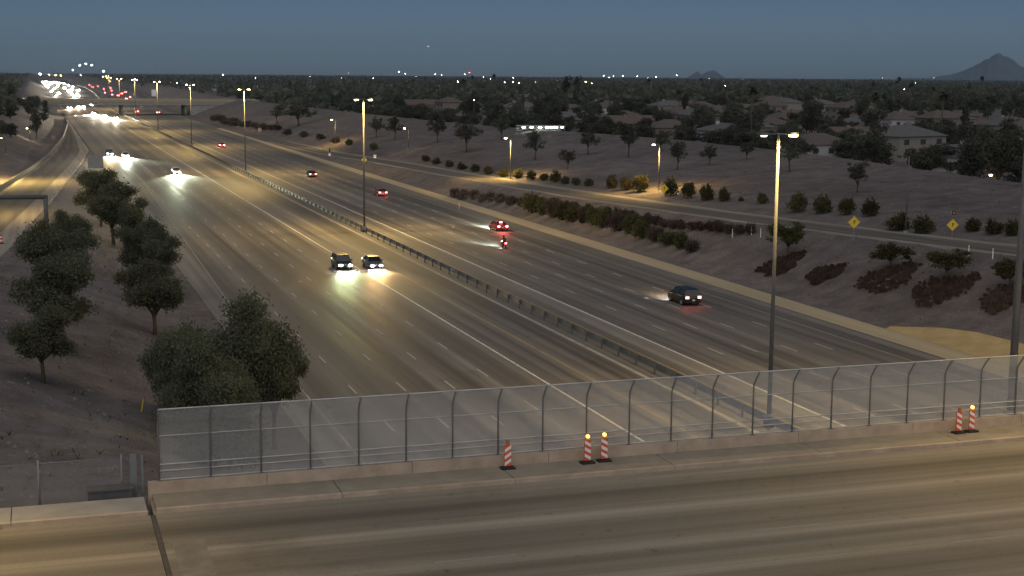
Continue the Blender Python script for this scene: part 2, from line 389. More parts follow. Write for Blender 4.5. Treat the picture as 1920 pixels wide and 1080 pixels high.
# ------------------------------------------------------------------ median guardrail
gr = thing('median_guardrail', 'long steel post and beam guardrail along the freeway median', 'guardrail', (46.9, 0, 0))
pm = MB().box(-.02, 0, .46, .11, .15, .92).box(.05, 0, .7, .08, .12, .36).mesh('post', mat('rail_post', (.085, .09, .1), .8, .2, 2, spec=.2))
s_ = 60.0+.0
s_ = 105.4-3.84*12
n_ = 0; farp = MB()
while s_ < 900:
    if n_ < 110: ob('post', pm, gr, (0, s_, 0))
    else: farp.box(xof(46.9, s_)-46.9, s_, .5, .15, .2, 1.0)
    n_ += 1; s_ += 3.84
tag(farp.build('distant_posts', M_DARKST, gr), kind='stuff')
prof = [(0, .42), (.06, .47), (.06, .53), (0, .58), (0, .62), (.06, .67), (.06, .73), (0, .78), (0, .82), (.06, .86), (.06, .92), (0, .96), (-.015, .96), (-.015, .42)]
for sd in (1,):
    bb = MB(); sv = list(range(50, 900, 10))+list(range(900, 3001, 60))
    bb.loft([[(xof(46.9, s)-46.9+sd*(.1+a), s, z) for a, z in (prof if sd > 0 else prof[::-1])] for s in sv])
    bb.build('thrie_beam', mat('weathered_rail', (.14, .145, .152), .75, .25, .8, spec=.25), gr)

# ------------------------------------------------------------------ near overpass
ZD = 7.0; SF = 57.7
br = thing('overpass_bridge', 'concrete road bridge over the freeway with warm beige parapet and worn asphalt', 'bridge', (0, 0, 0))
MB().box(48, 39, ZD-.55, 88.4, 37.2, 1.0).build('deck_slab', M_CONC2, br)
MB().box(48, SF+.12, ZD-1.3, 88, .5, 1.4).build('edge_girder', M_CONC2, br)
rd = MB(); rd.v = [(3.85, 18, ZD), (92, 18, ZD), (92, 55.6, ZD), (3.85, 55.6, ZD)]; rd.f = [(0, 1, 2, 3)]; rd.build('bridge_road', M_DECK, br)
ar = MB(); ar.v = [(-90, 18, ZD), (3.65, 18, ZD), (3.65, 55.5, ZD), (-90, 55.5, ZD)]; ar.f = [(0, 1, 2, 3)]
tag(ar.build('approach_road', M_DECK), kind='structure')
jt = MB().box(3.75, 37, ZD-.02, .16, 37, .03); jt.build('expansion_joint', mat('joint_seal', (.085, .075, .065), .8, .3, 3), br)
pt = MB(); pt.v = [(4.15, 44.5, ZD+.004), (5.3, 44.5, ZD+.004), (5.3, 52.0, ZD+.004), (4.15, 52.0, ZD+.004)]; pt.f = [(0, 1, 2, 3)]
pt.build('patch', mat('pavement_patch', (.2, .18, .145), .85, .2, 1.5), br)
for k in range(12):      # sidewalk bays with joints
    a = 3.9+k*7.3; MB().box(a+3.63, 56.75, ZD+.05, 7.26, 1.98, .26).build('sidewalk_slab', mat('sidewalk_concrete', (.26, .225, .17), .85, .15, .9, bump=.2) if k == 0 else MATS['sidewalk_concrete'], br)
    MB().box(a+3.63, 55.66, ZD+.04, 7.28, .2, .28).build('curb', M_CONC, br)
for k in range(15):      # parapet segments
    w = [4.72]+[6.1]*14; a = 3.75+(0 if k == 0 else 4.74+(k-1)*6.12)
    MB().prism([(SF-.02, ZD-.3), (SF, ZD+.66), (SF+.28, ZD+.66), (SF+.3, ZD-.3)], a, a+w[k], 'x').build('parapet_segment', M_CONC, br)
# lane lines on the bridge
for k in range(8): MB().box(2.0+k*12.19, 47.0, ZD+.004, 3.0, .1, .006).build('lane_dash', M_CONC2, br)
for k in range(8): MB().box(8.5+k*12.19, 43.6, ZD+.004, 3.0, .1, .006).build('lane_dash', M_CONC2, br)
# columns below
for x in (46.9, 78.5):
    for y in (24, 38, 52): MB().tube([(x, y, -.1), (x, y, ZD-1.0)], .5, 14).build('column', M_CONC2, br, smooth=True)
# sidewalk on the ground left of the bridge
lw = thing('sidewalk', 'pale concrete sidewalk and curb leading up to the bridge end', 'sidewalk', (0, 0, 0))
for k in range(8):
    a = 3.6-(k+1)*5.0; MB().box(a+2.48, 56.6, ZD+.03, 4.96, 1.9, .24).build('sidewalk_slab', M_CONC2, lw)
    MB().box(a+2.48, 55.55, ZD+.02, 4.98, .2, .26).build('curb', M_CONC, lw)
sp = thing('curb_drain', 'dark slot drain opening with white lip in the curb', 'drain', (-3.2, 55.42, ZD))
MB().box(0, -.03, .06, 2.6, .1, .1).build('drain_slot', M_BLACK, sp); MB().box(0, -.02, .19, 2.7, .3, .05).build('drain_lip', M_WHITE, sp)
vb = thing('utility_vault', 'dark grey metal utility box at the bridge end', 'utility box', (2.3, 58.4, ZD-.35))
MB().box(0, 0, .35, 1.7, .7, .7).build('cabinet', mat('vault_metal', (.1, .095, .095), .8, .2, 2), vb); MB().box(0, 0, .73, 1.8, .8, .06).build('lid', MATS['vault_metal'], vb)

# ------------------------------------------------------------------ bridge fence
fe = thing('bridge_fence', 'tall curved-top chain-link fence standing on the bridge parapet', 'fence', (4.2, SF+.14, ZD+.66))
BW = 2.035; HB = 2.4; NB = 24; BX, BZ = -.55, .66       # bend offset towards the road and up
def wires(w, h, p, fz, r=.0041):
    b = MB()
    for sg in (1, -1):
        c = -h
        while c < w:
            x0, z0 = (c, 0) if c > 0 else (0, -c); t = min(w-x0, h-z0)
            if t > .02:
                A = (x0, z0); B = (x0+t, z0+t)
                if sg < 0: A = (w-A[0], A[1]); B = (w-B[0], B[1])
                pa, pb = fz(*A), fz(*B); d = (pb-pa).normalized(); k = d.cross(Vector((0, 1, 0))); q = d.cross(k)
                ring = [k*r, (k*-.5+q*.87)*r, (k*-.5-q*.87)*r]
                b.add([pa+v for v in ring]+[pb+v for v in ring], [(0, 1, 4, 3), (1, 2, 5, 4), (2, 0, 3, 5)])
            c += p
    return b
hb2 = math.hypot(BX, BZ)
wm = wires(BW, HB, .045, lambda x, z: Vector((x, 0, z)))
w2 = wires(BW, hb2, .045, lambda x, z: Vector((x, BX*z/hb2, HB+BZ*z/hb2))); wm.add(w2.v, w2.f)
wmesh = wm.mesh('chain_link_panel', M_WIRE)
pmesh = MB().tube([(0, 0, 0), (0, 0, HB-.12), (0, -.06, HB+.04), (0, BX*.5, HB+BZ*.5+.02), (0, BX, HB+BZ)], .036, 8).mesh('fence_post', M_FPOST, True)
plate = MB().box(0, 0, .015, .2, .16, .03).mesh('base_plate', M_FPOST)
railm = {}
for i in range(NB+1):
    po = ob('fence_post', pmesh, fe, (i*BW, 0, 0)); ob('base_plate', plate, po)
    if i < NB:
        ob('chain_link_panel', wmesh, fe, (i*BW, .05, 0))
        for nm, z, y, r_ in (('rail', .06, 0, .024), ('rail', .42, 0, .022), ('rail', .68, 0, .026), ('rail', 1.85, 0, .02), ('top_rail', HB+BZ, BX, .028)):
            if (z) not in railm: railm[z] = MB().tube([(0, 0, 0), (BW, 0, 0)], r_, 6).mesh(nm, M_WIRE, True)
            ob(nm, railm[z], fe, (i*BW, y, z))
# lower fence on the ground to the left
f2 = thing('chain_link_fence', 'low galvanised chain-link fence on the ground beside the bridge end', 'fence', (-29.2, 58.9, ZD-.3))
wl2 = wires(3.2, 1.75, .062, lambda x, z: Vector((x, 0, z)), .0016).mesh('chain_link_panel', M_WIRE)
pm2 = MB().tube([(0, 0, -.5), (0, 0, 1.9)], .045, 8).mesh('fence_post', M_STEEL, True); rl2 = MB().tube([(0, 0, 1.76), (3.2, 0, 1.76)], .02, 6).mesh('top_rail', M_STEEL, True)
for i in range(11):
    ob('fence_post', pm2, f2, (i*3.2, 0, 0))
    if i < 10: ob('chain_link_panel', wl2, f2, (i*3.2, .04, 0)); ob('top_rail', rl2, f2, (i*3.2, 0, 0))
ep = thing('end_post', 'thick galvanised end post closing the gap beside the tall fence', 'post', (3.25, 58.75, ZD-.3))
MB().box(0, 0, .95, .26, .2, 1.9).build('post_shaft', M_STEEL, ep); MB().box(.35, 0, .95, .1, .1, 1.8).build('gate_upright', M_FPOST, ep)

# ------------------------------------------------------------------ vertical panel channelizers
E_AMBER = emat('amber_lamp', (1, .36, .05), 5); M_AMB = mat('amber_lens', (.35, .2, .08), .3, .05, 3)
def panel(x, y, lit, flip, label, rz):
    t = thing('channelizer_panel', label, 'traffic marker', (x, y, ZD+.18), rz, 'striped channelizers on the bridge sidewalk')
    MB().box(0, 0, .04, .62, .42, .08, tap=.92).build('rubber_base', M_RUBBER, t)
    MB().box(0, .05, .1, .16, .1, .05).build('foot_bracket', M_RUBBER, t)
    pb = MB().box(0, 0, .58, .31, .05, .92).build('panel_board', M_ORANGE, t)
    for k in range(3):
        z = .22+k*.29; sl = .17*flip; b = MB()
        b.add([(-.145, -.028, z-sl*.5), (.145, -.028, z+sl*.5), (.145, -.028, z+sl*.5+.15), (-.145, -.028, z-sl*.5+.15),
               (-.145, -.02, z-sl*.5), (.145, -.02, z+sl*.5), (.145, -.02, z+sl*.5+.15), (-.145, -.02, z-sl*.5+.15)],
              [(0, 1, 2, 3), (4, 7, 6, 5), (0, 4, 5, 1), (1, 5, 6, 2), (2, 6, 7, 3), (3, 7, 4, 0)])
        b.build('white_stripe', M_WHITE, pb)
    lp = MB().box(0, 0, 1.09, .16, .07, .1).build('lamp_housing', M_ORANGE if not lit else M_YSIGN, t)
    MB().tube([(0, -.05, 1.2), (0, .05, 1.2)], .075, 14).build('lamp_lens', E_AMBER if lit else M_AMB, lp)
panel(18.7, 57.25, 0, 1, 'orange and white striped channelizer standing alone with unlit lamp', .05)
panel(22.3, 57.1, 1, -1, 'striped channelizer with lit amber lamp, right beside another lit one', .1)
panel(23.12, 57.2, 1, -1, 'striped channelizer with lit amber lamp, right beside another lit one', .0)
panel(41.2, 57.1, 0, -1, 'striped channelizer with unlit lamp, touching a lit one near the tall pole', .1)
panel(41.95, 57.15, 1, -1, 'striped channelizer with lit amber lamp, touching an unlit one near the tall pole', .05)

# ------------------------------------------------------------------ lamps
E_LAMP = emat('lamp_lens_warm', (1, .72, .26), 70); E_DIM = emat('lamp_lens_dim', (1, .85, .55), 6); E_LW = emat('lamp_lens_white', (1, .95, .85), 150)
def spot(name, loc, power, col, ang=150, parent=None, dirv=(0, 0, -1), blend=.7, rad=.25):
    L = bpy.data.lights.new(name, 'SPOT'); L.energy = power; L.color = col; L.spot_size = R(ang); L.spot_blend = blend; L.shadow_soft_size = rad
    o = bpy.data.objects.new(name, L); COL.objects.link(o); o.location = loc
    o.rotation_euler = Vector(dirv).to_track_quat('-Z', 'Y').to_euler()
    if parent is not None: o.parent = parent
    return o
WARM = (1, .67, .21)
hi_pole = MB().tube([(0, 0, -.1), (0, 0, .9)], .38, 12).tube([(0, 0, .9), (0, 0, 10), (0, 0, 20.2)], [.165, .125, .08], 12)
hi_mesh = hi_pole.mesh('pole', M_POLE, True)
arm_m = MB().tube([(-.95, 0, 20.1), (.95, 0, 20.1)], .05, 8).mesh('crossarm', M_POLE, True)
hd_m = MB().box(0, 0, 20.12, .75, .4, .2, tap=.8).mesh('luminaire_head', M_POLE)
ln_m = {True: MB().tube([(0, 0, 20.02), (0, 0, 19.93)], [.34, .26], 12).mesh('lens', E_LAMP), False: MB().tube([(0, 0, 20.02), (0, 0, 19.93)], [.24, .16], 12).mesh('lens', E_DIM)}
spots_s = [(86.9, 47.3, (.3, .95), 'tall double-headed light pole in the median, one head dim, seen through the bridge fence'),
           (215.8, 47.2, (1, 1), 'tall double-headed light pole in the median beside the yellow diamond sign'),
           (350.5, 47.7, (1.1, 1.1), 'tall double-headed light pole in the median, second beyond the fenced bridge'),
           (481, 48.2, (1, 1), None), (612, 48, (1, 1), None), (742, 47.5, (1, 1), None), (874, 47.3, (.8, .8), None), (1005, 48, (.8, .8), None), (1270, 57, (0, 0), None), (1500, 70, (0, 0), None)]
for s_, u_, pw, lb in spots_s:
    t = thing('median_light_pole', lb or 'tall double-headed light pole in the median near the distant overpass', 'light pole', (u_, s_, 0), 0, 'double-headed light poles along the median')
    ob('pole', hi_mesh, t); ob('crossarm', arm_m, t)
    for k, sd in enumerate((-1, 1)):
        h = ob('luminaire_head', hd_m, t, (sd*1.1, 0, 0)); ob('lens', ln_m[pw[k] != .3], h)
        if pw[k] > 0: spot('lamp_light', (sd*1.2, 0, 19.8), 14500*pw[k], WARM, 172, t).data.spot_blend = .3
# ramp lamps: single head on a short arm
def ramp_lamp(x, y, h, lit, arm, label, power=2600, col=(1, .62, .18), name='ramp_light_pole', z=None, em=None):
    z = zt(x, y) if z is None else z
    t = thing(name, label, 'light pole', (x, y, z-.05), 0, 'single-headed light poles along the ramps and streets')
    MB().tube([(0, 0, 0), (0, 0, .35)], .3, 10).build('foundation', M_CONC2, t)
    MB().tube([(0, 0, .3), (0, 0, h)], [.13, .075], 10).build('pole', M_POLE, t, True)
    a = Vector((arm[0], arm[1], 0))
    MB().tube([(0, 0, h-.25), (a.x*.5, a.y*.5, h+.02), (a.x, a.y, h+.08)], .04, 8).build('arm', M_POLE, t, True)
    hd = MB().box(a.x, a.y, h+.08, .7, .32, .16, math.atan2(arm[1], arm[0])).build('luminaire_head', M_POLE, t)
    MB().tube([(a.x, a.y, h), (a.x, a.y, h-.14)], [.27, .2], 10).build('lens', (em or E_LAMP) if lit else M_GLASS, hd)
    if lit and power: spot('lamp_light', (a.x, a.y, h-.2), power, col, 160, t)
    return t
def top_h(px, py, base):        # height of a pixel above a base point seen at the same distance
    d = ray(px, py); k = base.y/d.y; return CAMH+d.z*k-base.z
for (bx, by, ty, lit, arm, lb, pw) in [
    (957, 335, 258, 1, (-1.2, -.3), 'lit single-headed pole above the row of small round shrubs', 15000),
    (1235, 356, 270, 1, (-1.2, -.3), 'lit single-headed pole beside the yellow-green bushes and diamond sign', 13000),
    (629, 270, 224, 1, (-1.2, -.2), 'thin lit pole on the slope behind the ramp meter signal', 5000),
    (766, 283, 240, 1, (-1.2, -.2), 'thin dim pole standing among the trees of the slope', 250),
    (1698, 437, 292, 0, (-1.6, -.4), 'unlit single-armed pole on the bare upper slope beside dark bushes', 0)]:
    p = ga(bx, by); ramp_lamp(p.x, p.y, top_h(bx, ty, p), lit, arm, lb, pw)
p = gp(1855, 345, 8.0); p = Vector((p.x+3, p.y+6, 6.4)); ramp_lamp(p.x, p.y, top_h(1855, 326, p), 1, (1.6, 0), 'lit street lamp just behind the crest of the bare slope', 500, z=6.3)
p = ga(57, 264); ramp_lamp(p.x, p.y, top_h(57, 240, p), 1, (-.9, 0), 'lit white lamp on a thin pole beside the exit ramp wall', 900, (1, .85, .6))
p = ga(11, 290); ramp_lamp(p.x, p.y, top_h(11, 258, p), 1, (-.9, 0), 'dim thin lamp pole on the bank left of the exit ramp', 0, em=E_DIM)
# lights over the exit ramp, out on its left side, and the two street lights of the overpass
ramp_lamp(-12.5, 300, 12, 1, (3.5, 0), 'lit pole on the far bank over the exit ramp', 75000, WARM)
ramp_lamp(-17.5, 215, 12, 1, (3.5, 0), 'lit pole on the near bank over the exit ramp', 30000, WARM)
def bridge_light(x, y, label, power, thick=.2):
    t = thing('bridge_light_pole', label, 'light pole', (x, y, ZD+.2), 0, 'street light poles on the bridge')
    MB().box(0, 0, .2, .5, .5, .75).build('pedestal', M_CONC, t)
    MB().tube([(0, 0, .5), (0, 0, 7), (0, 0, 13.4)], [thick, thick*.85, thick*.55], 14).build('pole', M_POLE, t, True)
    MB().tube([(0, 0, 13.0), (0, -1.5, 13.6), (0, -3.4, 13.7)], .06, 8).build('arm', M_POLE, t, True)
    hd = MB().box(0, -3.6, 13.7, .36, .9, .18).build('luminaire_head', M_POLE, t)
    MB().tube([(0, -3.6, 13.62), (0, -3.6, 13.5)], [.22, .15], 10).build('lens', E_LAMP, hd)
    spot('lamp_light', (0, -3.7, 13.4), power, WARM, 128, t, (0, -.55, -1))
bridge_light(45.05, 58.35, 'thick grey street light pole rising behind the bridge fence near two channelizers', 3300)
bridge_light(-7.5, 58.2, 'grey street light pole beside the sidewalk left of the bridge end', 5000)

# ------------------------------------------------------------------ signs and gantry
gt = thing('sign_gantry', 'grey steel overhead frame reaching across the exit ramp', 'gantry', (.9, 184, zt(.9, 184)-.1))
MB().tube([(0, 0, 0), (0, 0, 5.0)], .26, 14).build('post', M_POLE, gt, True)
MB().tube([(.25, 0, 4.85), (-14.5, 0, 5.05)], .27, 12).build('beam', M_POLE, gt, True)
MB().tube([(-14.5, 0, 5.0), (-14.5, 0, .2)], .26, 14).build('post', M_POLE, gt, True)
MB().box(0, 0, .1, .9, .9, .4).build('foundation', M_CONC2, gt)
def diamond(px, py, bpy_, label, beacon=False, size=.76):
    p = ga(px, bpy_); h = top_h(px, py, p)
    t = thing('warning_sign', label, 'road sign', (p.x, p.y, p.z-.05), -.25, 'yellow diamond signs along the entrance ramp')
    MB().box(0, .05, (h+.8)/2, .08, .06, h+.9).build('post', M_STEEL, t)
    q = size/math.sqrt(2)*1.35
    for nm, qq, y0, y1, m_ in (('sign_panel', q, 0, .015, M_YSIGN),):
        b = MB(); b.v = [(qq*a, y, h+qq*c) for y in (y0, y1) for a, c in ((0, -1), (1, 0), (0, 1), (-1, 0))]
        b.f = [(0, 1, 2, 3), (7, 6, 5, 4), (0, 4, 5, 1), (1, 5, 6, 2), (2, 6, 7, 3), (3, 7, 4, 0)]; pn = b.build(nm, m_, t)
    b = MB().box(0, -.004, h+.02, .1, .006, .45).box(.1, -.004, h+.12, .24, .005, .09); b.build('black_symbol', M_BLACK, pn)
    if beacon:
        bc = MB().box(0, 0, h+1.45, .46, .3, .46).build('beacon_housing', M_BLACK, t)
        MB().tube([(0, -.16, h+1.45), (0, -.2, h+1.45)], .15, 12).build('beacon_lens', M_AMB, bc)
        MB().box(0, .05, h+1.1, .08, .06, .9).build('post_extension', M_STEEL, t)
diamond(1600, 416, 452, 'yellow diamond sign on a tall steel post on the bare gravel')
diamond(1785, 421, 446, 'yellow diamond sign with a black beacon above it, beside dark bushes', True)
diamond(1245, 353, 372, 'yellow diamond sign in front of the yellow-green bushes')
diamond(683, 299, 316, 'small yellow diamond sign beside the tall median pole')
# ramp meter signal and small panels
p = ga(618, 301); t = thing('ramp_meter_signal', 'black ramp meter signal on a pole with white sign below', 'traffic signal', (p.x, p.y, p.z-.05))
MB().tube([(0, 0, 0), (0, 0, 3.3)], .07, 10).build('pole', M_POLE, t); hd = MB().box(0, -.1, 2.9, .4, .3, 1.0).build('signal_head', M_BLACK, t)
for z in (2.6, 2.9, 3.2): MB().tube([(0, -.26, z), (0, -.3, z)], .12, 10).build('signal_lens', M_GLASS, hd)
MB().box(0, -.1, 1.7, .6, .03, .75).build('white_sign', M_WHITE, t); MB().box(0, .02, .9, .5, .3, .7).build('control_box', M_DARKST, t)
def plate_sign(px, py, byy, w, h, label, m_, name='road_sign', z0=None, rnd=False):
    p = ga(px, byy) if z0 is None else Vector((*gp(px, byy, z0).xy, z0)); H = top_h(px, py, p)
    t = thing(name, label, 'road sign', (p.x, p.y, p.z-.05), -.1)
    pn = (MB().tube([(0, 0, H), (0, .02, H)], w/2, 16) if rnd else MB().box(0, 0, H, w, .03, h)).build('sign_panel', m_, t)
    for sx_ in ((-w*.3, w*.3) if w > 1.5 else (0,)): MB().box(sx_, .06, (H+.2)/2, .09, .07, H+.2).build('post', M_STEEL, t)
    return t
plate_sign(703, 293, 303, .75, .9, 'small white rectangular sign at the foot of the shrub slope', M_WHITE)
plate_sign(180, 303, 330, 3.4, 2.9, 'large grey back of a road sign behind the tree row', M_SLATE)
plate_sign(487, 243, 251, 1.6, 1.6, 'pale round-looking sign panel beside the dark hedge', mat('pink_sign', (.5, .36, .3), .6, .1, 2), rnd=True)
plate_sign(100, 257, 263, 1.5, 1.5, 'pale round sign by the exit ramp wall', M_SLATE, rnd=True)
plate_sign(289, 174, 186, 4.2, 6, 'tall white sign panel near the distant overpass', M_WHITE, z0=0)
# delineator posts
for px, py in ((1373, 446), (1409, 440), (1426, 445), (1816, 480), (1861, 486)):
    p = ga(px, py); t = thing('delineator_post', 'thin white delineator post beside the entrance ramp', 'marker post', (p.x, p.y, p.z-.05), 0, 'white delineators along the entrance ramp')
    MB().box(0, 0, .6, .1, .04, 1.2).build('post', M_WHITE, t); MB().box(0, -.025, 1.0, .08, .01, .2).build('reflector', M_YSIGN, t)
p = ga(265, 772); t = thing('marker_post', 'slanted yellow utility marker post on the gravel bank', 'marker post', (p.x, p.y, p.z-.1))
MB().tube([(0, 0, 0), (.16, 0, .95)], .05, 8).build('post', M_YSIGN, t); MB().tube([(.16, 0, .95), (.18, 0, 1.1)], .055, 8).build('cap', M_ORANGE, t)
p = ga(861, 392); t = thing('reflector_marker', 'small red-brown object marker at the freeway shoulder edge', 'marker post', (p.x, p.y, p.z-.02))
MB().box(0, 0, .5, .08, .05, 1.0).build('post', M_STEEL, t); MB().box(0, -.03, .8, .35, .03, .6).build('panel', mat('red_marker', (.3, .06, .03), .5), t)
p = ga(4, 458); t = thing('traffic_drum', 'orange and white traffic drum on the exit ramp', 'traffic drum', (p.x-.2, p.y, z_ramp(p.y)+.06))
for k, m_ in enumerate((M_ORANGE, M_WHITE, M_ORANGE, M_WHITE, M_ORANGE)):
    MB().tube([(0, 0, .1+k*.19), (0, 0, .285+k*.19)], [.31-k*.015, .305-k*.015], 16).build('drum_band', m_, t)
MB().tube([(0, 0, 0), (0, 0, .1)], .42, 16).build('rubber_base', M_RUBBER, t)

# ------------------------------------------------------------------ vegetation generators
def leafcloud(rng, lobes, nclump, per, sig, leaf, flat=.75, low=None):
    v = []; w = np.array([l[3]*l[4]*l[5] for l in lobes]); w = w/w.sum()
    for _ in range(nclump):
        l = lobes[rng.choice(len(lobes), p=w)]
        d = rng.normal(size=3); d /= np.linalg.norm(d); r = rng.uniform(.2, 1)**.5
        c = np.array(l[:3])+d*r*np.array(l[3:6])
        pts = c+rng.normal(size=(per, 3))*sig*np.array([1, 1, flat])
        if low is not None: pts[:, 2] = np.maximum(pts[:, 2], low+rng.uniform(0, .3, per))
        a = rng.normal(size=(per, 3)); a /= np.linalg.norm(a, axis=1)[:, None]
        b = np.cross(a, rng.normal(size=(per, 3))); b /= np.linalg.norm(b, axis=1)[:, None]
        s = leaf*rng.uniform(.6, 1.35, per)[:, None]
        v.append(np.stack([pts-a*s*.5, pts+b*s*.32, pts+a*s*.5, pts-b*s*.32], 1))
    v = np.concatenate(v).reshape(-1, 3); n = len(v)//4
    return v, np.arange(n*4).reshape(-1, 4)
def cloudmesh(name, v, f, m_):
    me = bpy.data.meshes.new(name); me.from_pydata(v.tolist(), [], f.tolist()); me.materials.append(m_); return me
def tree_proto(seed, h, rad, trunk_h, nclump, per, leaf, m_, nl=5, sig=None, tr=.16):
    """uneven crown: a loose core and many side lobes of different size, some sticking out, with gaps between"""
    rng = np.random.default_rng(seed); ch = h-trunk_h
    lobes = [(rng.uniform(-.15, .15)*rad, rng.uniform(-.15, .15)*rad, trunk_h+ch*.45, rad*.5, rad*.5, ch*.36)]
    for k in range(nl*2):
        a = 2*PI*k/(nl*2)*1.618*2+rng.uniform(-.5, .5); t_ = rng.uniform(.12, .86); q = rad*rng.uniform(.35, .8)*math.sqrt(max(.12, 1-(t_*2-.9)**2*.8))
        r_ = rad*rng.uniform(.2, .42)
        lobes.append((q*math.cos(a), q*math.sin(a), trunk_h+ch*t_, r_, r_, min(r_*rng.uniform(.6, .95), ch*.3)))
    v, f = leafcloud(rng, lobes, nclump, per, sig or rad*.085, leaf)
    cm = cloudmesh('crown', v, f, m_)
    b = MB(); lean = rng.uniform(-.25, .25, 2)
    b.tube([(0, 0, -.4), (lean[0]*.4, lean[1]*.4, trunk_h*.5), (lean[0], lean[1], trunk_h), (lean[0]*1.2, lean[1]*1.2, h*.72)], [tr*1.25, tr, tr*.85, tr*.3], 8)
    for l in lobes[1:]:
        z0 = trunk_h*rng.uniform(.65, 1.0)
        b.tube([(lean[0]*.8, lean[1]*.8, z0), (l[0]*.45, l[1]*.45, z0+(l[2]-z0)*.6), (l[0]*.95, l[1]*.95, l[2]+.1)], [tr*.6, tr*.42, tr*.15], 6)
    return cm, b.mesh('trunk', M_BARK, True)
def put_tree(pr, name, label, loc, rz, sc3, group=None, cat='tree'):
    t = thing(name, label, cat, loc, rz, group); t.scale = sc3
    ob('crown', pr[0], t); ob('trunk', pr[1], t); return t
near_pr = [tree_proto(11+k, 6.4, 3.0, 1.9, 520, 36, .19, M_LEAF) for k in range(4)]
big_pr = tree_proto(31, 7.6, 4.0, .7, 900, 44, .2, M_LEAF, nl=7)
slope_pr = [tree_proto(41+k, 5.5, 2.4, 1.8, 90, 22, .26, M_LEAF2, nl=4, tr=.11) for k in range(3)]
round_pr = [tree_proto(51+k, 4.2, 2.1, 1.6, 150, 26, .22, M_SHRUB, nl=5, tr=.1) for k in range(2)]
rnd = random.Random(5)
# left trees: (centre px, crown top py, crown bottom py, width px)
def tree_at(i, cx, top, bot, wpx, label, group, prs, name='mesquite_tree', trunk=.3):
    # crown bottom hangs 30 % of the tree height above the ground, which gives the distance
    lo, hi = 60.0, 900.0
    for _ in range(50):
        m = (lo+hi)/2; d = ray(cx, bot); q = C0+d*(m/d.y); hgt = top_h(cx, top, Vector((q.x, q.y, 0)))
        g_ = zt(q.x, q.y); ht = hgt-g_
        if q.z-g_ > trunk*ht: lo = m
        else: hi = m
    s_ = (lo+hi)/2; d = ray(cx, bot); q = C0+d*(s_/d.y); g_ = zt(q.x, q.y); ht = top_h(cx, top, Vector((q.x, q.y, 0)))-g_
    wid = wpx*(q-C0).dot(fw)/F
    pr, ph, pw = prs
    return put_tree(pr, name, label, (q.x, q.y, g_), rnd.uniform(0, 6.28), (wid/pw*1.2, wid/pw*1.2, ht/ph*1.04), group)
LG = 'trees on the bank between the ramp and the freeway'
for i, (cx, top, bot, w, lb) in enumerate([
    (188, 318, 392, 80, 'dark tree at the far end of the row beside the freeway, below the sign back'),
    (212, 345, 425, 92, 'dark dense tree second from the far end of the freeway-side row'),
    (240, 372, 440, 70, 'dark tree crowding the middle of the freeway-side row'),
    (262, 415, 500, 92, 'dark wide tree in the middle of the freeway-side row'),
    (300, 445, 520, 84, 'dark tree leaning over the freeway shoulder edge'),
    (290, 495, 588, 112, 'dark round tree at the near end of the freeway-side row'),
    (122, 398, 470, 70, 'faint dark tree behind the gantry post'),
    (118, 425, 545, 130, 'large dark tree beside the gantry post on the bank'),
    (112, 480, 602, 132, 'large dark tree in the middle of the bank near the ramp'),
    (80, 578, 676, 112, 'dark round tree standing alone on the bank below the ramp')]):
    tree_at(i, cx, top, bot, w, lb, LG, (near_pr[i % 4], 6.4, 6.0))
for i, (cx, top, w, s_, lb) in enumerate([
    (425, 560, 250, 92, 'big spreading dark tree beside the freeway just beyond the bridge fence'),
    (512, 600, 140, 90, 'dark tree overhanging the freeway shoulder next to the big spreading tree'),
    (338, 612, 130, 88, 'lower leafy tree on the bank side of the big spreading tree'),
    (400, 632, 200, 80, 'dark low tree right behind the end of the bridge fence')]):
    d = ray(cx, 700); q = C0+d*(s_/d.y); g_ = zt(q.x, s_); ht = top_h(cx, top, Vector((q.x, s_, 0)))-g_; wid = w*(q-C0).dot(fw)/F
    put_tree(big_pr if i in (0, 3) else near_pr[i], 'mesquite_tree', lb, (q.x, s_, g_), rnd.uniform(0, 6), (wid/(8 if i in (0, 3) else 6), wid/(8 if i in (0, 3) else 6), ht/(7.6 if i in (0, 3) else 6.4)), LG)
# slope trees on the right: (base px, base py, height px, width px)
SG = 'sparse trees on the bare slope'
for i, (bx, by, hp, wp) in enumerate([(875, 285, 62, 66), (1003, 300, 58, 50), (1064, 318, 40, 44), (1103, 290, 48, 46), (1178, 295, 70, 60), (1270, 318, 56, 52), (1330, 310, 40, 40), (1480, 322, 70, 66), (1607, 362, 62, 56), (706, 258, 40, 34), (740, 262, 46, 40), (820, 268, 52, 44), (940, 262, 46, 44), (1240, 285, 42, 46), (1400, 300, 36, 38), (560, 236, 44, 70), (520, 232, 40, 44)]):
    p = ga(bx, by); dd = (p-C0).dot(fw); put_tree(slope_pr[i % 3], 'slope_tree', '%s dark desert tree on the bare slope %s' % (('thin', 'airy', 'small', 'spindly')[i % 4], ('near the slope crest', 'above the row of round shrubs', 'behind the lit ramp pole', 'above the dark bushes', 'below the back-yard trees')[i % 5]), p, rnd.uniform(0, 6), (wp*dd/F/4.8, wp*dd/F/4.8, hp*dd/F/5.5), SG)
for i, (bx, by, hp, wp, lb) in enumerate([(1477, 482, 66, 82, 'round dark tree beside the near light pole, left of the diamond sign'), (1672, 505, 52, 88, 'small round tree over the leftmost reddish ground-cover bed'), (1775, 525, 58, 92, 'small round tree over the middle reddish ground-cover bed'), (1893, 540, 60, 84, 'small round tree over the rightmost reddish ground-cover bed')]):
    p = ga(bx, by); dd = (p-C0).dot(fw); put_tree(round_pr[i % 2], 'palo_verde_tree', lb, p, rnd.uniform(0, 6), (wp*dd/F/4.2, wp*dd/F/4.2, hp*dd/F/4.2))
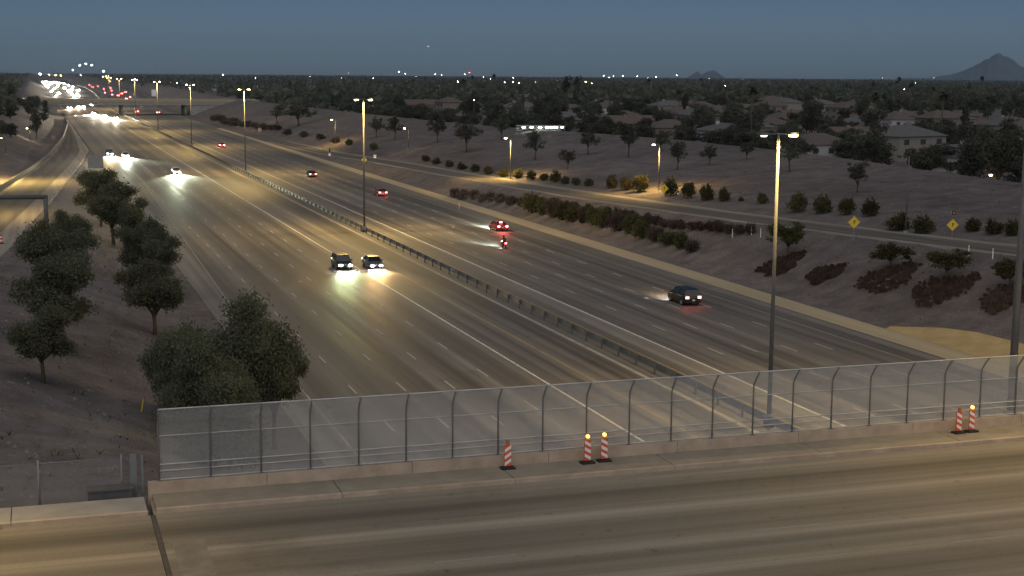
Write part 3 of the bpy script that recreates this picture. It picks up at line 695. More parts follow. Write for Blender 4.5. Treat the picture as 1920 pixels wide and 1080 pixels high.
# shrubs
def shrub_proto(seed, m_, n=70, per=20, leaf=.17):
    rng = np.random.default_rng(seed)
    lobes = [(0, 0, .55, .8, .8, .55)]+[(rng.uniform(-.5, .5), rng.uniform(-.5, .5), rng.uniform(.4, .8), .45, .45, .35) for _ in range(4)]
    v, f = leafcloud(rng, lobes, n, per, .13, leaf, 1, .02); return cloudmesh('foliage', v, f, m_), MB().tube([(0, 0, -.2), (.05, 0, .3), (.1, .05, .7)], [.05, .04, .02], 6).mesh('stem', M_BARK)
sh_pr = [shrub_proto(61+k, M_SHRUB) for k in range(3)]; rs_pr = [shrub_proto(71+k, M_RSHRUB) for k in range(2)]
def put_shrub(pr, label, loc, w, h, group, dy=1.0):
    t = thing('shrub', label, 'shrub', loc, rnd.uniform(0, 6.28), group); t.scale = (w/2.2, w/2.2*dy, h/1.25); ob('foliage', pr[0], t); ob('stem', pr[1], t); return t
def shrub_px(pr, px, by, wp, hp, label, group):
    p = ga(px, by); dd = (p-C0).dot(fw); put_shrub(pr, label, (p.x, p.y, p.z-.05), wp*dd/F, hp*dd/F, group)
for px, by, w, h in [(798, 303, 20, 13), (818, 308, 22, 14), (842, 313, 22, 14), (866, 318, 24, 15), (890, 322, 24, 16), (915, 327, 24, 17), (945, 332, 26, 18), (972, 334, 28, 20), (997, 337, 26, 19), (1020, 339, 22, 15), (1040, 342, 28, 24), (1060, 345, 24, 16), (1080, 347, 22, 15), (1103, 349, 24, 16), (700, 281, 22, 14), (655, 272, 20, 12), (630, 268, 22, 12), (600, 262, 22, 12), (570, 257, 22, 12), (540, 253, 22, 12)]:
    shrub_px(sh_pr[px % 3], px, by, w, h, 'small round shrub in the row at the foot of the slope', 'row of small round shrubs along the ramp')
for px, by, w, h in [(1148, 353, 28, 28), (1173, 357, 30, 26), (1200, 360, 42, 34)]:
    shrub_px(sh_pr[px % 3], px, by, w, h, 'dark round bush left of the lit ramp pole', 'dark bushes by the ramp pole')
for px, by, w, h in [(1258, 367, 36, 36), (1290, 372, 34, 32), (1324, 376, 36, 32), (1357, 378, 30, 28)]:
    shrub_px(sh_pr[px % 3], px, by, w, h, 'yellow-green round bush lit by the ramp pole', 'lit bushes by the ramp pole')
for px, by, w, h in [(1390, 377, 14, 9), (1428, 382, 26, 22), (1497, 397, 46, 38), (1540, 400, 46, 36), (1587, 403, 40, 34), (1633, 405, 42, 34)]:
    shrub_px(sh_pr[px % 3], px, by, w, h, 'dark round bush on the bare slope above the ramp', 'bushes on the slope past the light pole')
for px, by, w, h in [(1685, 432, 56, 36), (1732, 437, 54, 34), (1825, 433, 40, 26), (1862, 438, 46, 30), (1900, 442, 44, 32)]:
    shrub_px(sh_pr[px % 3], px, by, w, h, 'dark low bush beside the beacon diamond sign', 'bushes near the beacon sign')
# hedges: rows of individual bushes
def hedge(pts, n, wp, hp, prs, label, group):
    for i in range(n):
        f = i/(n-1)*(len(pts)-1); k = min(int(f), len(pts)-2); f -= k
        x = pts[k][0]+(pts[k+1][0]-pts[k][0])*f+rnd.uniform(-3, 3); y = pts[k][1]+(pts[k+1][1]-pts[k][1])*f+rnd.uniform(-2, 2)
        shrub_px(prs[i % len(prs)], x, y, wp*rnd.uniform(.8, 1.25), hp*rnd.uniform(.8, 1.2), label, group)
hedge([(850, 371), (950, 383), (1060, 393)], 12, 28, 20, rs_pr, 'reddish-brown bush of the hedge at the ramp gore', 'reddish hedge at the ramp gore')
hedge([(1000, 400), (1130, 425), (1300, 473)], 15, 40, 34, [sh_pr[0], sh_pr[1], rs_pr[0]], 'green-brown bush of the long hedge between freeway and ramp', 'long hedge between freeway and ramp')
hedge([(1040, 390), (1150, 412), (1210, 432)], 8, 34, 24, [sh_pr[2], rs_pr[1]], 'green-brown bush of the long hedge between freeway and ramp', 'long hedge between freeway and ramp')
hedge([(1170, 415), (1280, 428), (1405, 440)], 15, 28, 21, rs_pr, 'dark reddish bush of the hedge along the ramp edge', 'reddish hedge along the ramp edge')
hedge([(400, 226), (450, 238), (520, 246)], 14, 24, 13, rs_pr, 'dark red bush of the distant ramp hedge', 'distant ramp hedge')
# ground-cover beds
def bed(px, py, wpx, ang, label):
    p = ga(px, py); dd = (p-C0).dot(fw); L = wpx*dd/F; rng = np.random.default_rng(px)
    n = 300; a = rng.uniform(0, 2*PI, n); r_ = np.sqrt(rng.uniform(0, 1, n))*(1+.18*np.sin(a*3+px)+.12*np.sin(a*5)+rng.normal(size=n)*.07); la = L*.62*r_*np.cos(a); lb_ = L*.3*r_*np.sin(a)*1.8
    ca, sa = math.cos(ang), math.sin(ang); v = []
    x = la*ca-lb_*sa; y = la*sa+lb_*ca
    for k in range(n):
        X, Y = p.x+x[k], p.y+y[k]; Z = zt(X, Y)+.12; s_ = rng.uniform(.15, .32); h = rng.uniform(.15, .4); q = rng.uniform(0, 6.28)
        for w in range(3):
            e = q+w*2.1; cx, cy = math.cos(e)*s_, math.sin(e)*s_
            v += [(X-p.x-cx, Y-p.y-cy, Z-p.z), (X-p.x+cx, Y-p.y+cy, Z-p.z), (X-p.x+cx*.7, Y-p.y+cy*.7, Z-p.z+h), (X-p.x-cx*.7, Y-p.y-cy*.7, Z-p.z+h)]
    v = np.array(v); f = np.arange(len(v)).reshape(-1, 4)
    o = ob('ground_cover', cloudmesh('ground_cover', v, f, M_RSHRUB), None, p); tag(o, label, 'ground cover', 'ground-cover beds on the gravel', 'stuff')
bed(1663, 525, 95, .9, 'reddish low ground-cover bed below a small round tree'); bed(1765, 546, 105, .9, 'reddish low ground-cover bed below a small round tree'); bed(1885, 562, 90, .9, 'reddish low ground-cover bed below a small round tree')
bed(1545, 517, 60, .9, 'sparse dark ground-cover streak on open gravel'); bed(1462, 500, 70, .9, 'sparse dark ground-cover streak on open gravel')

# ------------------------------------------------------------------ stones and dry weeds on the banks
rng = np.random.default_rng(21); b = MB()
for k in range(5200):
    if k < 3000: y = 60+150*rng.random()**1.4; x = rng.uniform(-26, 15.5)
    else: y = rng.uniform(95, 260); x = rng.uniform(78, 150)
    if ll(y)-.8 < x < lr(y)+.8 or rn(y)-.8 < x < rn(y)+9.8: continue
    z = zt(x, y); r_ = rng.uniform(.06, .2); e = rng.uniform(0, 6.28); c, n_ = math.cos(e)*r_, math.sin(e)*r_; h = r_*rng.uniform(.5, .9)
    b.add([(x+c, y+n_, z-.05), (x-n_, y+c, z-.05), (x-c, y-n_, z-.05), (x+n_, y-c, z-.05), (x+c*.2, y+n_*.2, z+h)], [(0, 1, 4), (1, 2, 4), (2, 3, 4), (3, 0, 4)])
tag(b.build('scattered_stones', mat('desert_stone', (.15, .13, .125), .95, .4, .8)), 'small stones scattered over the gravel banks', 'stones', kind='stuff')
V = []
for k in range(900):
    if k < 520: y = 62+140*rng.random()**1.3; x = rng.uniform(-24, 15)
    else: y = rng.uniform(95, 250); x = rng.uniform(78, 148)
    if ll(y)-.8 < x < lr(y)+.8 or rn(y)-.8 < x < rn(y)+9.8: continue
    z = zt(x, y)-.03
    for q in range(7):
        e = rng.uniform(0, 6.28); L = rng.uniform(.12, .45); dx, dy = math.cos(e)*L, math.sin(e)*L; w = .02
        V += [(x-dy*w/L, y+dx*w/L, z), (x+dy*w/L, y-dx*w/L, z), (x+dx*.8+dy*w/L, y+dy*.8-dx*w/L, z+L*.8), (x+dx*.8-dy*w/L, y+dy*.8+dx*w/L, z+L*.8)]
V = np.array(V); o = ob('dry_weeds', cloudmesh('dry_weeds', V, np.arange(len(V)).reshape(-1, 4), mat('dry_weed', (.14, .115, .075), .95, .3, 1))); tag(o, 'tufts of dry weeds on the gravel banks', 'weeds', kind='stuff')

# ------------------------------------------------------------------ vehicles
E_HEAD = emat('headlight_lens', (1, .96, .9), 900); E_TAIL = emat('tail_light_lens', (1, .05, .04), 45); E_BRAKE = emat('brake_light_lens', (1, .06, .07), 60); M_TAILOFF = mat('red_lens', (.35, .01, .01), .3, .05, 3)
E_HFAR = emat('distant_headlight', (1, .93, .82), 40000); E_TFAR = emat('distant_tail_light', (1, .04, .04), 420); E_HDIM = emat('side_marker_lens', (1, .9, .6), 60)
M_PLATE = mat('license_plate', (.6, .6, .58), .5, .05, 5)
def car_paint(nm, c): return mat(nm, c, .28, .05, 1, spec=.6)
def build_car(kind, paint):
    """local +y is the front; returns meshes per part"""
    L, W, H, belt, hood, tail = {'sedan': (4.75, 1.82, 1.45, .95, .92, 1.0), 'suv': (4.75, 1.92, 1.75, 1.08, 1.08, 1.12), 'pickup': (5.7, 2.0, 1.85, 1.12, 1.14, 1.1)}[kind]
    w = W/2; y0, y1 = -L/2, L/2
    def ring(y, zl, zh, k): return [(-w*k*.92, y, zl), (-w*k, y, zl+.18), (-w*k, y, zh-.16), (-w*k*.93, y, zh), (w*k*.93, y, zh), (w*k, y, zh-.16), (w*k, y, zl+.18), (w*k*.92, y, zl)]
    st = [(y0, .42, tail-.18, .9), (y0+.12, .3, tail-.03, .97), (y0+.7, .24, tail, 1), (y0+1.5, .22, belt, 1), (0, .22, belt-.01, 1), (y1-1.6, .22, hood+.03, 1), (y1-.8, .24, hood-.06, .99), (y1-.18, .3, hood-.2, .94), (y1, .4, hood-.32, .84)]
    out = {}
    out['body'] = MB().loft([ring(*q) for q in st]).mesh('body', paint, True)
    # greenhouse
    gy = {'sedan': (y0+.55, y0+1.35, .55, 1.35), 'suv': (y0+.08, y0+.4, .6, 1.35), 'pickup': (-.75, -.6, .85, 1.55)}[kind]
    a, b_, c, d = gy
    base = [(-w*.92, a), (w*.92, a), (w*.92, d), (-w*.92, d)]; top = [(-w*.74, b_), (w*.74, b_), (w*.74, c), (-w*.74, c)]
    g_ = MB(); g_.v = [(x, y, belt-.04) for x, y in base]+[(x, y, H-.05) for x, y in top]
    g_.f = [(0, 1, 5, 4), (1, 2, 6, 5), (2, 3, 7, 6), (3, 0, 4, 7), (4, 5, 6, 7), (3, 2, 1, 0)]
    out['window_glass'] = g_.mesh('window_glass', M_GLASS)
    rf = MB(); rf.loft([[(-w*.76, y, H-.06), (-w*.7, y, H+e), (w*.7, y, H+e), (w*.76, y, H-.06)] for y, e in ((b_-.05, -.03), (b_+.3, 0), (c-.3, 0), (c+.08, -.03))])
    out['roof'] = rf.mesh('roof', paint)
    pl = MB()
    for sx_ in (-1, 1):
        for (yb, yt) in ((a+.05, b_), (d-.05, c), ((a+d)/2-.05, (b_+c)/2)):
            pl.tube([(sx_*w*.925, yb, belt-.04), (sx_*w*.75, yt, H-.04)], .045, 6)
    out['pillars'] = pl.mesh('pillars', paint)
    out['bumper'] = MB().box(0, y0+.02, .46, W*.9, .16, .24).mesh('bumper', paint if kind != 'pickup' else M_STEEL)
    out['_dim'] = (L, W, H, belt, hood, tail); return out
WH = MB().tube([(-.11, 0, 0), (-.1, 0, 0), (.1, 0, 0), (.11, 0, 0)], [.3, .34, .34, .3], 18).mesh('wheel', M_RUBBER, True); RM = MB().tube([(-.115, 0, 0), (.115, 0, 0)], .21, 14).mesh('rim', M_RIM)
PAINTS = {'black': car_paint('black_car_paint', (.015, .016, .018)), 'white': car_paint('white_car_paint', (.7, .7, .69)), 'silver': car_paint('silver_car_paint', (.35, .36, .37)), 'red': car_paint('red_car_paint', (.25, .03, .025)), 'grey': car_paint('grey_car_paint', (.09, .095, .1)), 'blue': car_paint('blue_car_paint', (.03, .05, .1)), 'green': car_paint('dark_green_car_paint', (.02, .035, .028))}
CARM = {}
def car(kind, color, u, s, away, label, group, front, rear, beam=0, beamcol=(1, .95, .85), far=False):
    key = (kind, color)
    if key not in CARM: CARM[key] = build_car(kind, PAINTS[color])
    m = CARM[key]; L, W, H, belt, hood, tail = m['_dim']; w = W/2
    t = thing('car' if kind != 'pickup' else 'pickup_truck', label, 'car' if kind != 'pickup' else 'truck', (u, s, .01), 0 if away else PI, group)
    for k in ('body', 'window_glass', 'roof', 'pillars', 'bumper'): ob(k, m[k], t)
    for sx_ in (-1, 1):
        for y in (-L/2+.95, L/2-.95):
            wo = ob('wheel', WH, t, (sx_*(w-.1), y, .34)); ob('rim', RM, wo)
        k = (kind, 'h', sx_, front.name)
        if k not in CARM: CARM[k] = MB().loft([[(sx_*(w-.36)+a, L/2-.02+yy, hood-.46+b*1.0) for a, b in ((-.17, -.08), (.17, -.06), (.17, .09), (-.17, .07))] for yy in (-.12, .06)]).mesh('headlight', front)
        ob('headlight', CARM[k], t)
        k = (kind, 't', sx_, rear.name)
        if k not in CARM: CARM[k] = MB().box(sx_*(w-.26), -L/2-.005, tail-.22, .34, .08, .2).mesh('tail_light', rear)
        ob('tail_light', CARM[k], t)
        k = (kind, color, 'm', sx_)
        if k not in CARM: CARM[k] = MB().box(sx_*(w+.1), .95, belt+.06, .2, .12, .14).mesh('mirror', PAINTS[color])
        ob('mirror', CARM[k], t)
    if ('plate',) not in CARM: CARM[('plate',)] = MB().box(0, 0, 0, .32, .02, .16).mesh('license_plate', M_PLATE)
    ob('license_plate', CARM[('plate',)], t, (0, -L/2-.07, .62))
    if beam and s > 900: spot('headlight_beam', (0, L/2+.12, hood-.44), beam*.6, beamcol, 40, t, (.04, 1, -.12), .9, .3)
    elif beam:
        for sx_ in (-1, 1): spot('headlight_beam', (sx_*(w-.36), L/2+.12, hood-.44), beam, beamcol, 54, t, (sx_*.02, 1, -.058), .95, .06)
    return t
GT = 'cars driving towards the bridge'; GA_ = 'cars driving away from the bridge'
car('suv', 'green', 35.55, 175.8, 0, 'dark green SUV with bright headlights, beside a lighter sedan', GT, E_HEAD, M_TAILOFF, 3200, (.75, 1, .5))
car('sedan', 'grey', 39.4, 175.6, 0, 'grey sedan with warm headlights in the lane next to the guardrail', GT, E_HEAD, M_TAILOFF, 4200, (1, .56, .2))
car('sedan', 'silver', 31.6, 353.4, 0, 'car with a very bright headlight pool in the middle lane', GT, E_HEAD, M_TAILOFF, 60000, (.9, 1, .72))
car('suv', 'black', 20.2, 434.5, 0, 'car with orange-white headlights nearest the sign back', GT, E_HEAD, M_TAILOFF, 30000, (1, .66, .32))
car('sedan', 'white', 24.1, 425.2, 0, 'car with white headlights just right of the orange-lit car', GT, E_HEAD, M_TAILOFF, 60000, (.9, 1, .76))
for k, (u_, s_) in enumerate([(32, 860), (35.6, 808), (39.3, 770)]):
    car(['sedan', 'suv', 'sedan'][k], ['white', 'black', 'silver'][k], u_, s_, 0, 'one of three headlight-lit cars side by side just before the distant overpass', GT, E_HFAR, M_TAILOFF, 160000, (1, .86, .62))
for k, (u_, s_) in enumerate([(21.7, 985), (28, 1012), (31.8, 1030), (39.3, 1086)]):
    car(['pickup', 'suv', 'sedan', 'sedan'][k], ['grey', 'white', 'silver', 'black'][k], u_, s_, 0, 'headlight-lit car under the distant overpass', GT, E_HFAR, M_TAILOFF, 200000 if k in (0, 1) else 0, (1, .74, .45))
rr = random.Random(8); lanesL = [20.4, 24.2, 28, 31.8, 35.5, 39.3]; lanesR = [54.3, 57.8, 61.3, 64.8, 68.5]
used = set()
for k in range(38):
    s_ = 1420+k*58+rr.uniform(-20, 20); u_ = lanesL[rr.randrange(6)]
    car(rr.choice(['sedan', 'suv', 'pickup']), rr.choice(['white', 'black', 'silver', 'grey']), xof(u_, s_), s_, 0, 'distant headlight-lit car beyond the second overpass', 'oncoming cars beyond the second overpass', E_HFAR, M_TAILOFF, 420000 if k < 26 else 0, (1, .88, .66))
car('sedan', 'silver', xof(39.3, 1180), 1180, 0, 'single headlight-lit car just past the second overpass', GT, E_HFAR, M_TAILOFF)
for i, (u_, s_, kd, cl, lb) in enumerate([(57.8, 893, 'sedan', 'black', 'small red-lit car under the distant overpass, nearer the median'), (68.5, 871, 'suv', 'black', 'small red-lit car under the distant overpass, nearer the right shoulder'), (57.2, 476.8, 'sedan', 'red', 'red tail-lit car alone between two median light poles'), (60.9, 335.8, 'sedan', 'black', 'dark sedan with two red tail lights near the ramp meter'), (64.7, 280.8, 'sedan', 'red', 'dark red sedan with two tail lights beside the tall median pole')]):
    car(kd, cl, u_, s_, 1, lb, GA_, E_HDIM, E_TFAR if s_ > 400 else E_TAIL, 1800 if 300 < s_ < 350 else 0, (.9, 1, .9))
bc = car('sedan', 'red', 67.9, 213.5, 1, 'red braking car with bright brake lights and roof light bar glow', GA_, E_HEAD, E_BRAKE, 16000, (.9, 1, .85))
MB().box(0, -1.35, 1.36, .5, .06, .08).build('high_brake_light', E_BRAKE, bc)
spot('brake_glow', (0, -2.6, .8), 260, (1, .1, .1), 140, bc, (0, -1, -.5))
hs = car('suv', 'black', 65.0, 139.0, 1, 'dark SUV with red tail lights and glowing side reflections nearest the gravel', GA_, E_HEAD, E_TAIL, 2600, (1, .72, .4))
for i, (u_, s_) in enumerate([(61.3, 1240), (64.8, 1330), (68.5, 1420), (61.3, 1500), (57.8, 1560), (64.8, 1640), (54.3, 1700), (68.5, 1760), (61.3, 1900), (57.8, 2050), (64.8, 2200), (54.3, 2350), (61.3, 2500), (57.8, 2700)]):
    car(['sedan', 'suv'][i % 2], ['black', 'silver', 'grey'][i % 3], xof(u_, s_), s_, 1, 'distant red tail-lit car beyond the second overpass', 'departing cars beyond the second overpass', E_HDIM, E_TFAR)
# motorcycle and rider
mc = thing('motorcycle', 'dark motorcycle with one red tail light beside the braking car', 'motorcycle', (61.4, 190.5, .01))
for y in (-.72, .72):
    wo = ob('wheel', MB().tube([(-.07, 0, 0), (-.06, 0, 0), (.06, 0, 0), (.07, 0, 0)], [.27, .32, .32, .27], 18).mesh('wheel', M_RUBBER, True), mc, (0, y, .32)); MB().tube([(-.075, 0, 0), (.075, 0, 0)], .2, 12).build('rim', M_RIM, wo)
MB().tube([(0, -.6, .7), (0, -.1, .78), (0, .35, .85), (0, .5, .95)], [.12, .16, .19, .1], 10).build('fuel_tank', PAINTS['black'], mc, True)
MB().box(0, 0, .45, .34, .6, .4).build('engine', M_DARKST, mc); MB().box(0, -.35, .8, .3, .75, .1).build('seat', M_RUBBER, mc)
MB().tube([(0, .72, .32), (0, .45, 1.02)], .05, 8).build('fork', M_RIM, mc); MB().tube([(-.38, .3, 1.05), (0, .42, 1.0), (.38, .3, 1.05)], .02, 8).build('handlebar', M_DARKST, mc)
MB().tube([(.2, -.9, .35), (.2, .1, .32)], .06, 8).build('exhaust', M_RIM, mc); MB().tube([(0, .52, .88), (0, .62, .88)], .1, 12).build('headlight', E_HEAD, mc); MB().box(0, -.95, .78, .2, .06, .12).build('tail_light', E_BRAKE, mc)
MB().box(0, -.85, .7, .14, .3, .04).build('fender', PAINTS['black'], mc)
spot('headlight_beam', (0, .7, .88), 16000, (.86, 1, .88), 44, mc, (-.12, 1, -.1), .9, .05)
def figure(name, joints, edges, loc, m_, parent=None):
    me = bpy.data.meshes.new(name); me.from_pydata([j[:3] for j in joints], edges, []); me.materials.append(m_)
    o = ob(name, me, parent, loc); md = o.modifiers.new('skin', 'SKIN'); md.use_smooth_shade = True
    for i, j in enumerate(joints):
        sv = me.skin_vertices[0].data[i]; sv.radius = (j[3], j[3]); sv.use_root = i == 0
    o.modifiers.new('sub', 'SUBSURF').levels = 1; o.modifiers['sub'].render_levels = 1
    return o
J = [(0, -.35, .92, .15), (0, -.3, 1.12, .16), (0, -.18, 1.36, .18), (0, -.1, 1.48, .09), (0, -.04, 1.56, .07),
     (-.2, -.16, 1.4, .09), (-.33, .02, 1.2, .065), (-.36, .28, 1.1, .05), (-.34, .36, 1.07, .05),
     (.2, -.16, 1.4, .09), (.33, .02, 1.2, .065), (.36, .28, 1.1, .05), (.34, .36, 1.07, .05),
     (-.17, -.3, .88, .12), (-.25, .1, .82, .09), (-.24, -.08, .42, .065), (-.24, .08, .34, .06), (.17, -.3, .88, .12), (.25, .1, .82, .09), (.24, -.08, .42, .065), (.24, .08, .34, .06), (0, -.01, 1.66, .1)]
EE = [(0, 1), (1, 2), (2, 3), (3, 4), (4, 21), (2, 5), (5, 6), (6, 7), (7, 8), (2, 9), (9, 10), (10, 11), (11, 12), (0, 13), (13, 14), (14, 15), (15, 16), (0, 17), (17, 18), (18, 19), (19, 20)]
pr_ = figure('person', J, EE, (61.4, 190.5, .01), M_VEST); tag(pr_, 'rider in dark clothing and helmet sitting on the motorcycle', 'person')
hb = MB(); hb.loft([[(math.cos(2*PI*k/14)*r_, -.01+math.sin(2*PI*k/14)*r_*1.12, z) for k in range(14)] for z, r_ in ((1.54, .1), (1.6, .135), (1.69, .15), (1.77, .125), (1.82, .06))])
hl = hb.build('helmet', PAINTS['black'], pr_, True); MB().box(0, .135, 1.68, .2, .05, .09).build('visor', M_GLASS, hl)

# ------------------------------------------------------------------ distant overpass
ov = thing('distant_overpass', 'beige concrete overpass crossing the freeway in the distance', 'bridge', (0, 845, 0))
MB().box(50, 12, 6.4, 150, 26, 1.6).build('deck', M_CONC2, ov)
for y in (-1, 25): MB().box(50, y, 7.9, 150, .4, 1.6).build('parapet', M_TAN, ov)
for x in (46.9, 82): 
    for y in (2, 12, 22): MB().tube([(x, y, -.1), (x, y, 5.7)], .6, 12).build('column', M_CONC2, ov, True)
MB().box(-3, 12, 3, 30, 25, 6.2).build('abutment', M_CONC2, ov); MB().box(100, 12, 3, 30, 25, 6.2).build('abutment', M_CONC2, ov)
# retaining wall curving along the exit ramp
rw = thing('ramp_barrier', 'dark concrete barrier curving along the outer edge of the exit ramp', 'barrier', (0, 0, 0))
sv = [230+i*12 for i in range(46)]
for sa, sb in zip(sv, sv[1:]):
    MB().loft([[(ll(s)-.25+a, s+(.05 if s == sa else -.05), z_ramp(s)+z) for a, z in ((-.3, -.4), (-.12, .95), (.12, .95), (.3, -.4))] for s in (sa, sb)]).build('barrier_segment', mat('dark_concrete', (.13, .12, .11), .9, .2, 1) if sa == sv[0] else MATS['dark_concrete'], rw)

# ------------------------------------------------------------------ houses
STUCCO = [mat('stucco_'+n_, c, .9, .08, 1.5, bump=.1) for n_, c in (('tan', (.2, .17, .145)), ('cream', (.25, .23, .205)), ('white', (.42, .42, .43)), ('brown', (.19, .155, .13)))]
ROOFS = [mat('roof_'+n_, c, .85, .18, 1.6, bump=.4) for n_, c in (('brown_tile', (.105, .085, .078)), ('red_tile', (.115, .085, .075)), ('grey_shingle', (.11, .107, .108)))]
E_WIN = emat('lit_window', (1, .8, .45), 2.2)
SN = ['tan', 'cream', 'white', 'brown']; RN = ['brown tile', 'red tile', 'grey shingle']
def house_proto(seed, si, ri, kind):
    r_ = random.Random(seed); w = r_.uniform(13, 18); d = r_.uniform(9, 12); h = 2.9 if seed % 5 else 5.4; rh = r_.uniform(1.8, 2.6); e = .5
    parts = [('wall', MB().box(0, 0, h/2-.3, w, d, h+.6).mesh('wall', STUCCO[si]))]
    rf = MB(); W2, D2 = w/2+e, d/2+e
    if kind == 1:
        rf.add([(-W2, -D2, h), (W2, -D2, h), (W2, D2, h), (-W2, D2, h), (-W2, 0, h+rh), (W2, 0, h+rh)], [(0, 1, 5, 4), (2, 3, 4, 5), (3, 0, 4), (1, 2, 5), (3, 2, 1, 0)])
    else:
        k = D2*.9; rf.add([(-W2, -D2, h), (W2, -D2, h), (W2, D2, h), (-W2, D2, h), (-W2+k, 0, h+rh), (W2-k, 0, h+rh)], [(0, 1, 5, 4), (2, 3, 4, 5), (3, 0, 4), (1, 2, 5), (3, 2, 1, 0)])
    if kind == 1: parts.append(('gable', MB().add([(w/2, -d/2, h), (w/2, d/2, h), (w/2, 0, h+rh*.92), (-w/2, -d/2, h), (-w/2, d/2, h), (-w/2, 0, h+rh*.92)], [(0, 1, 2), (5, 4, 3)]).mesh('gable', STUCCO[si])))
    parts.append(('roof', rf.mesh('roof', ROOFS[ri])))
    if kind != 0: parts.append(('chimney', MB().box(w*.2, d*.1, h+rh*.7, .9, .9, 2.2).mesh('chimney', STUCCO[si])))
    wmat = MATS.get('house_window') or mat('house_window', (.06, .065, .07), .25, .2, 1)
    for k in range(3):
        x = -w*.35+k*w*.35
        for z in ((1.5,) if h < 4 else (1.5, 4.2)):
            parts.append(('window', MB().box(x, -d/2-.02, z, 1.6, .08, 1.1).mesh('window', wmat)))
            parts.append(('window', MB().box(x, d/2+.02, z, 1.6, .08, 1.1).mesh('window', wmat)))
    for y in (-d*.22, d*.22): parts.append(('window', MB().box(-w/2-.02, y, 1.5, .08, 1.4, 1.1).mesh('window', wmat)))
    parts.append(('door', MB().box(w*.3, -d/2-.03, 1.05, 1.0, .08, 2.1).mesh('door', M_DARKST)))
    return parts, si, ri, kind
HP = [house_proto(200+k, k % 4, k % 3, k % 3) for k in range(10)]
def put_house(pr, x, y, rz, label=None, group=None, sc_=1.0):
    parts, si, ri, kind = pr
    t = thing('house', label or '%s stucco house with %s %s roof among the trees' % (SN[si], RN[ri], 'gabled' if kind == 1 else 'hipped'), 'house', (x, y, 6.25), rz, group or 'houses of the neighbourhood')
    t.scale = (sc_,)*3
    for n_, m_ in parts: ob(n_, m_, t)
    return t
KEY = [(1615, 246, 2, 'white gabled house with a tall chimney standing out among the trees', .3), (1530, 293, 6, 'pale low house wall just behind the slope crest', .2), (1795, 318, 2, 'white-walled house behind a round bush at the slope crest', .4),
       (1440, 250, 3, 'brown-roofed house left of the near median light head', .1), (1690, 300, 5, 'broad brown-roofed house behind the crest trees', .3), (1075, 196, 1, 'pale-roofed long building far among the trees', 0), (1320, 240, 0, 'long low brown-roofed house behind the slope crest', .15)]
occ = []
for px, py, k, lb, rz in KEY:
    q = gp(px, py, 6.3); kk = {2: 2, 6: 6}.get(k, k); put_house(HP[kk], q.x, q.y, rz, lb, 'landmark houses'); occ.append((q.x, q.y))
hr = random.Random(77); nh = 0
for i in range(40):
    for j in range(40):
        x = 175+i*24+(j % 2)*6; y = 190+j*34+hr.uniform(-4, 4); x += hr.uniform(-3, 3)
        if x > 60+y*.92 or x < crest(y)+22+off(y) or nh > 150: continue
        if hr.random() < (.5 if y > 560 else .3): continue
        if any((x-a)**2+(y-b)**2 < 23**2 for a, b in occ): continue
        nh += 1; occ.append((x, y)); put_house(HP[hr.randrange(10)], x, y, hr.choice((0, PI/2, PI))+hr.uniform(-.05, .05))
for x, y in ((-52, 330), (-60, 420), (-45, 520), (-58, 640), (-40, 700)): put_house(HP[hr.randrange(10)], x, y, .1, '%s' % 'low house on the bank left of the exit ramp', 'houses left of the exit ramp'); occ.append((x, y))

# ------------------------------------------------------------------ neighbourhood trees
far_pr = [tree_proto(301+k, [8, 10, 9, 12, 7, 14][k], [3.6, 4.2, 4.6, 3.6, 3.8, 2.2][k], [1.6, 2, 1.6, 2, 1.2, 1.5][k], 150, 18, .5, M_LEAF2, nl=5, tr=.22) for k in range(6)]
TL = ['broad dark tree among the houses', 'tall dark tree among the houses', 'wide dark tree among the houses', 'very tall dark tree among the houses', 'low round dark tree among the houses', 'narrow tall conifer-like tree among the houses']
tr_ = random.Random(99); nt = 0; tries = 0; tpos = []
for k in range(75):         # hedge-like row of trees in the back yards right behind the crest
    y = 185+k*6.2+tr_.uniform(-2, 2); x = crest(y)+10+tr_.uniform(0, 14)
    if any((x-a)**2+(y-b)**2 < 9**2 for a, b in occ): continue
    tpos.append((x, y)); q = tr_.uniform(.65, 1.0); kk = tr_.choice((0, 2, 4, 4))
    put_tree(far_pr[kk], 'backyard_tree', 'dark bushy back-yard tree right behind the slope crest', (x, y, 6.1), tr_.uniform(0, 6.28), (q*1.1, q*1.1, q*.85), 'back-yard trees behind the slope crest')
while nt < 295 and tries < 12000:
    tries += 1; y = 175+1050*tr_.random()**1.35; lo_ = crest(y)+8+off(y); hi_ = 40+y*.9
    if hi_ < lo_+5: continue
    x = tr_.uniform(lo_, hi_)
    if any((x-a)**2+(y-b)**2 < 7.6**2 for a, b in occ) or any((x-a)**2+(y-b)**2 < 6**2 for a, b in tpos): continue
    tpos.append((x, y)); k = tr_.choice((0, 0, 1, 1, 2, 2, 3, 4, 4, 5)); q = tr_.uniform(.75, 1.12)
    put_tree(far_pr[k], 'neighbourhood_tree', TL[k], (x, y, 6.2), tr_.uniform(0, 6.28), (q, q, q*tr_.uniform(.85, 1.15)), 'trees of the neighbourhood: '+TL[k][:12]); nt += 1
for k in range(40):
    y = 330+k*17+tr_.uniform(-6, 6); x = ll(y)-26-tr_.uniform(0, 26)
    if any((x-a)**2+(y-b)**2 < 10**2 for a, b in occ): continue
    put_tree(far_pr[k % 5], 'bank_tree', 'dark tree on the bank left of the exit ramp', (x, y, zt(x, y)-.1), tr_.uniform(0, 6), (.95, .95, .95), 'trees on the left bank')
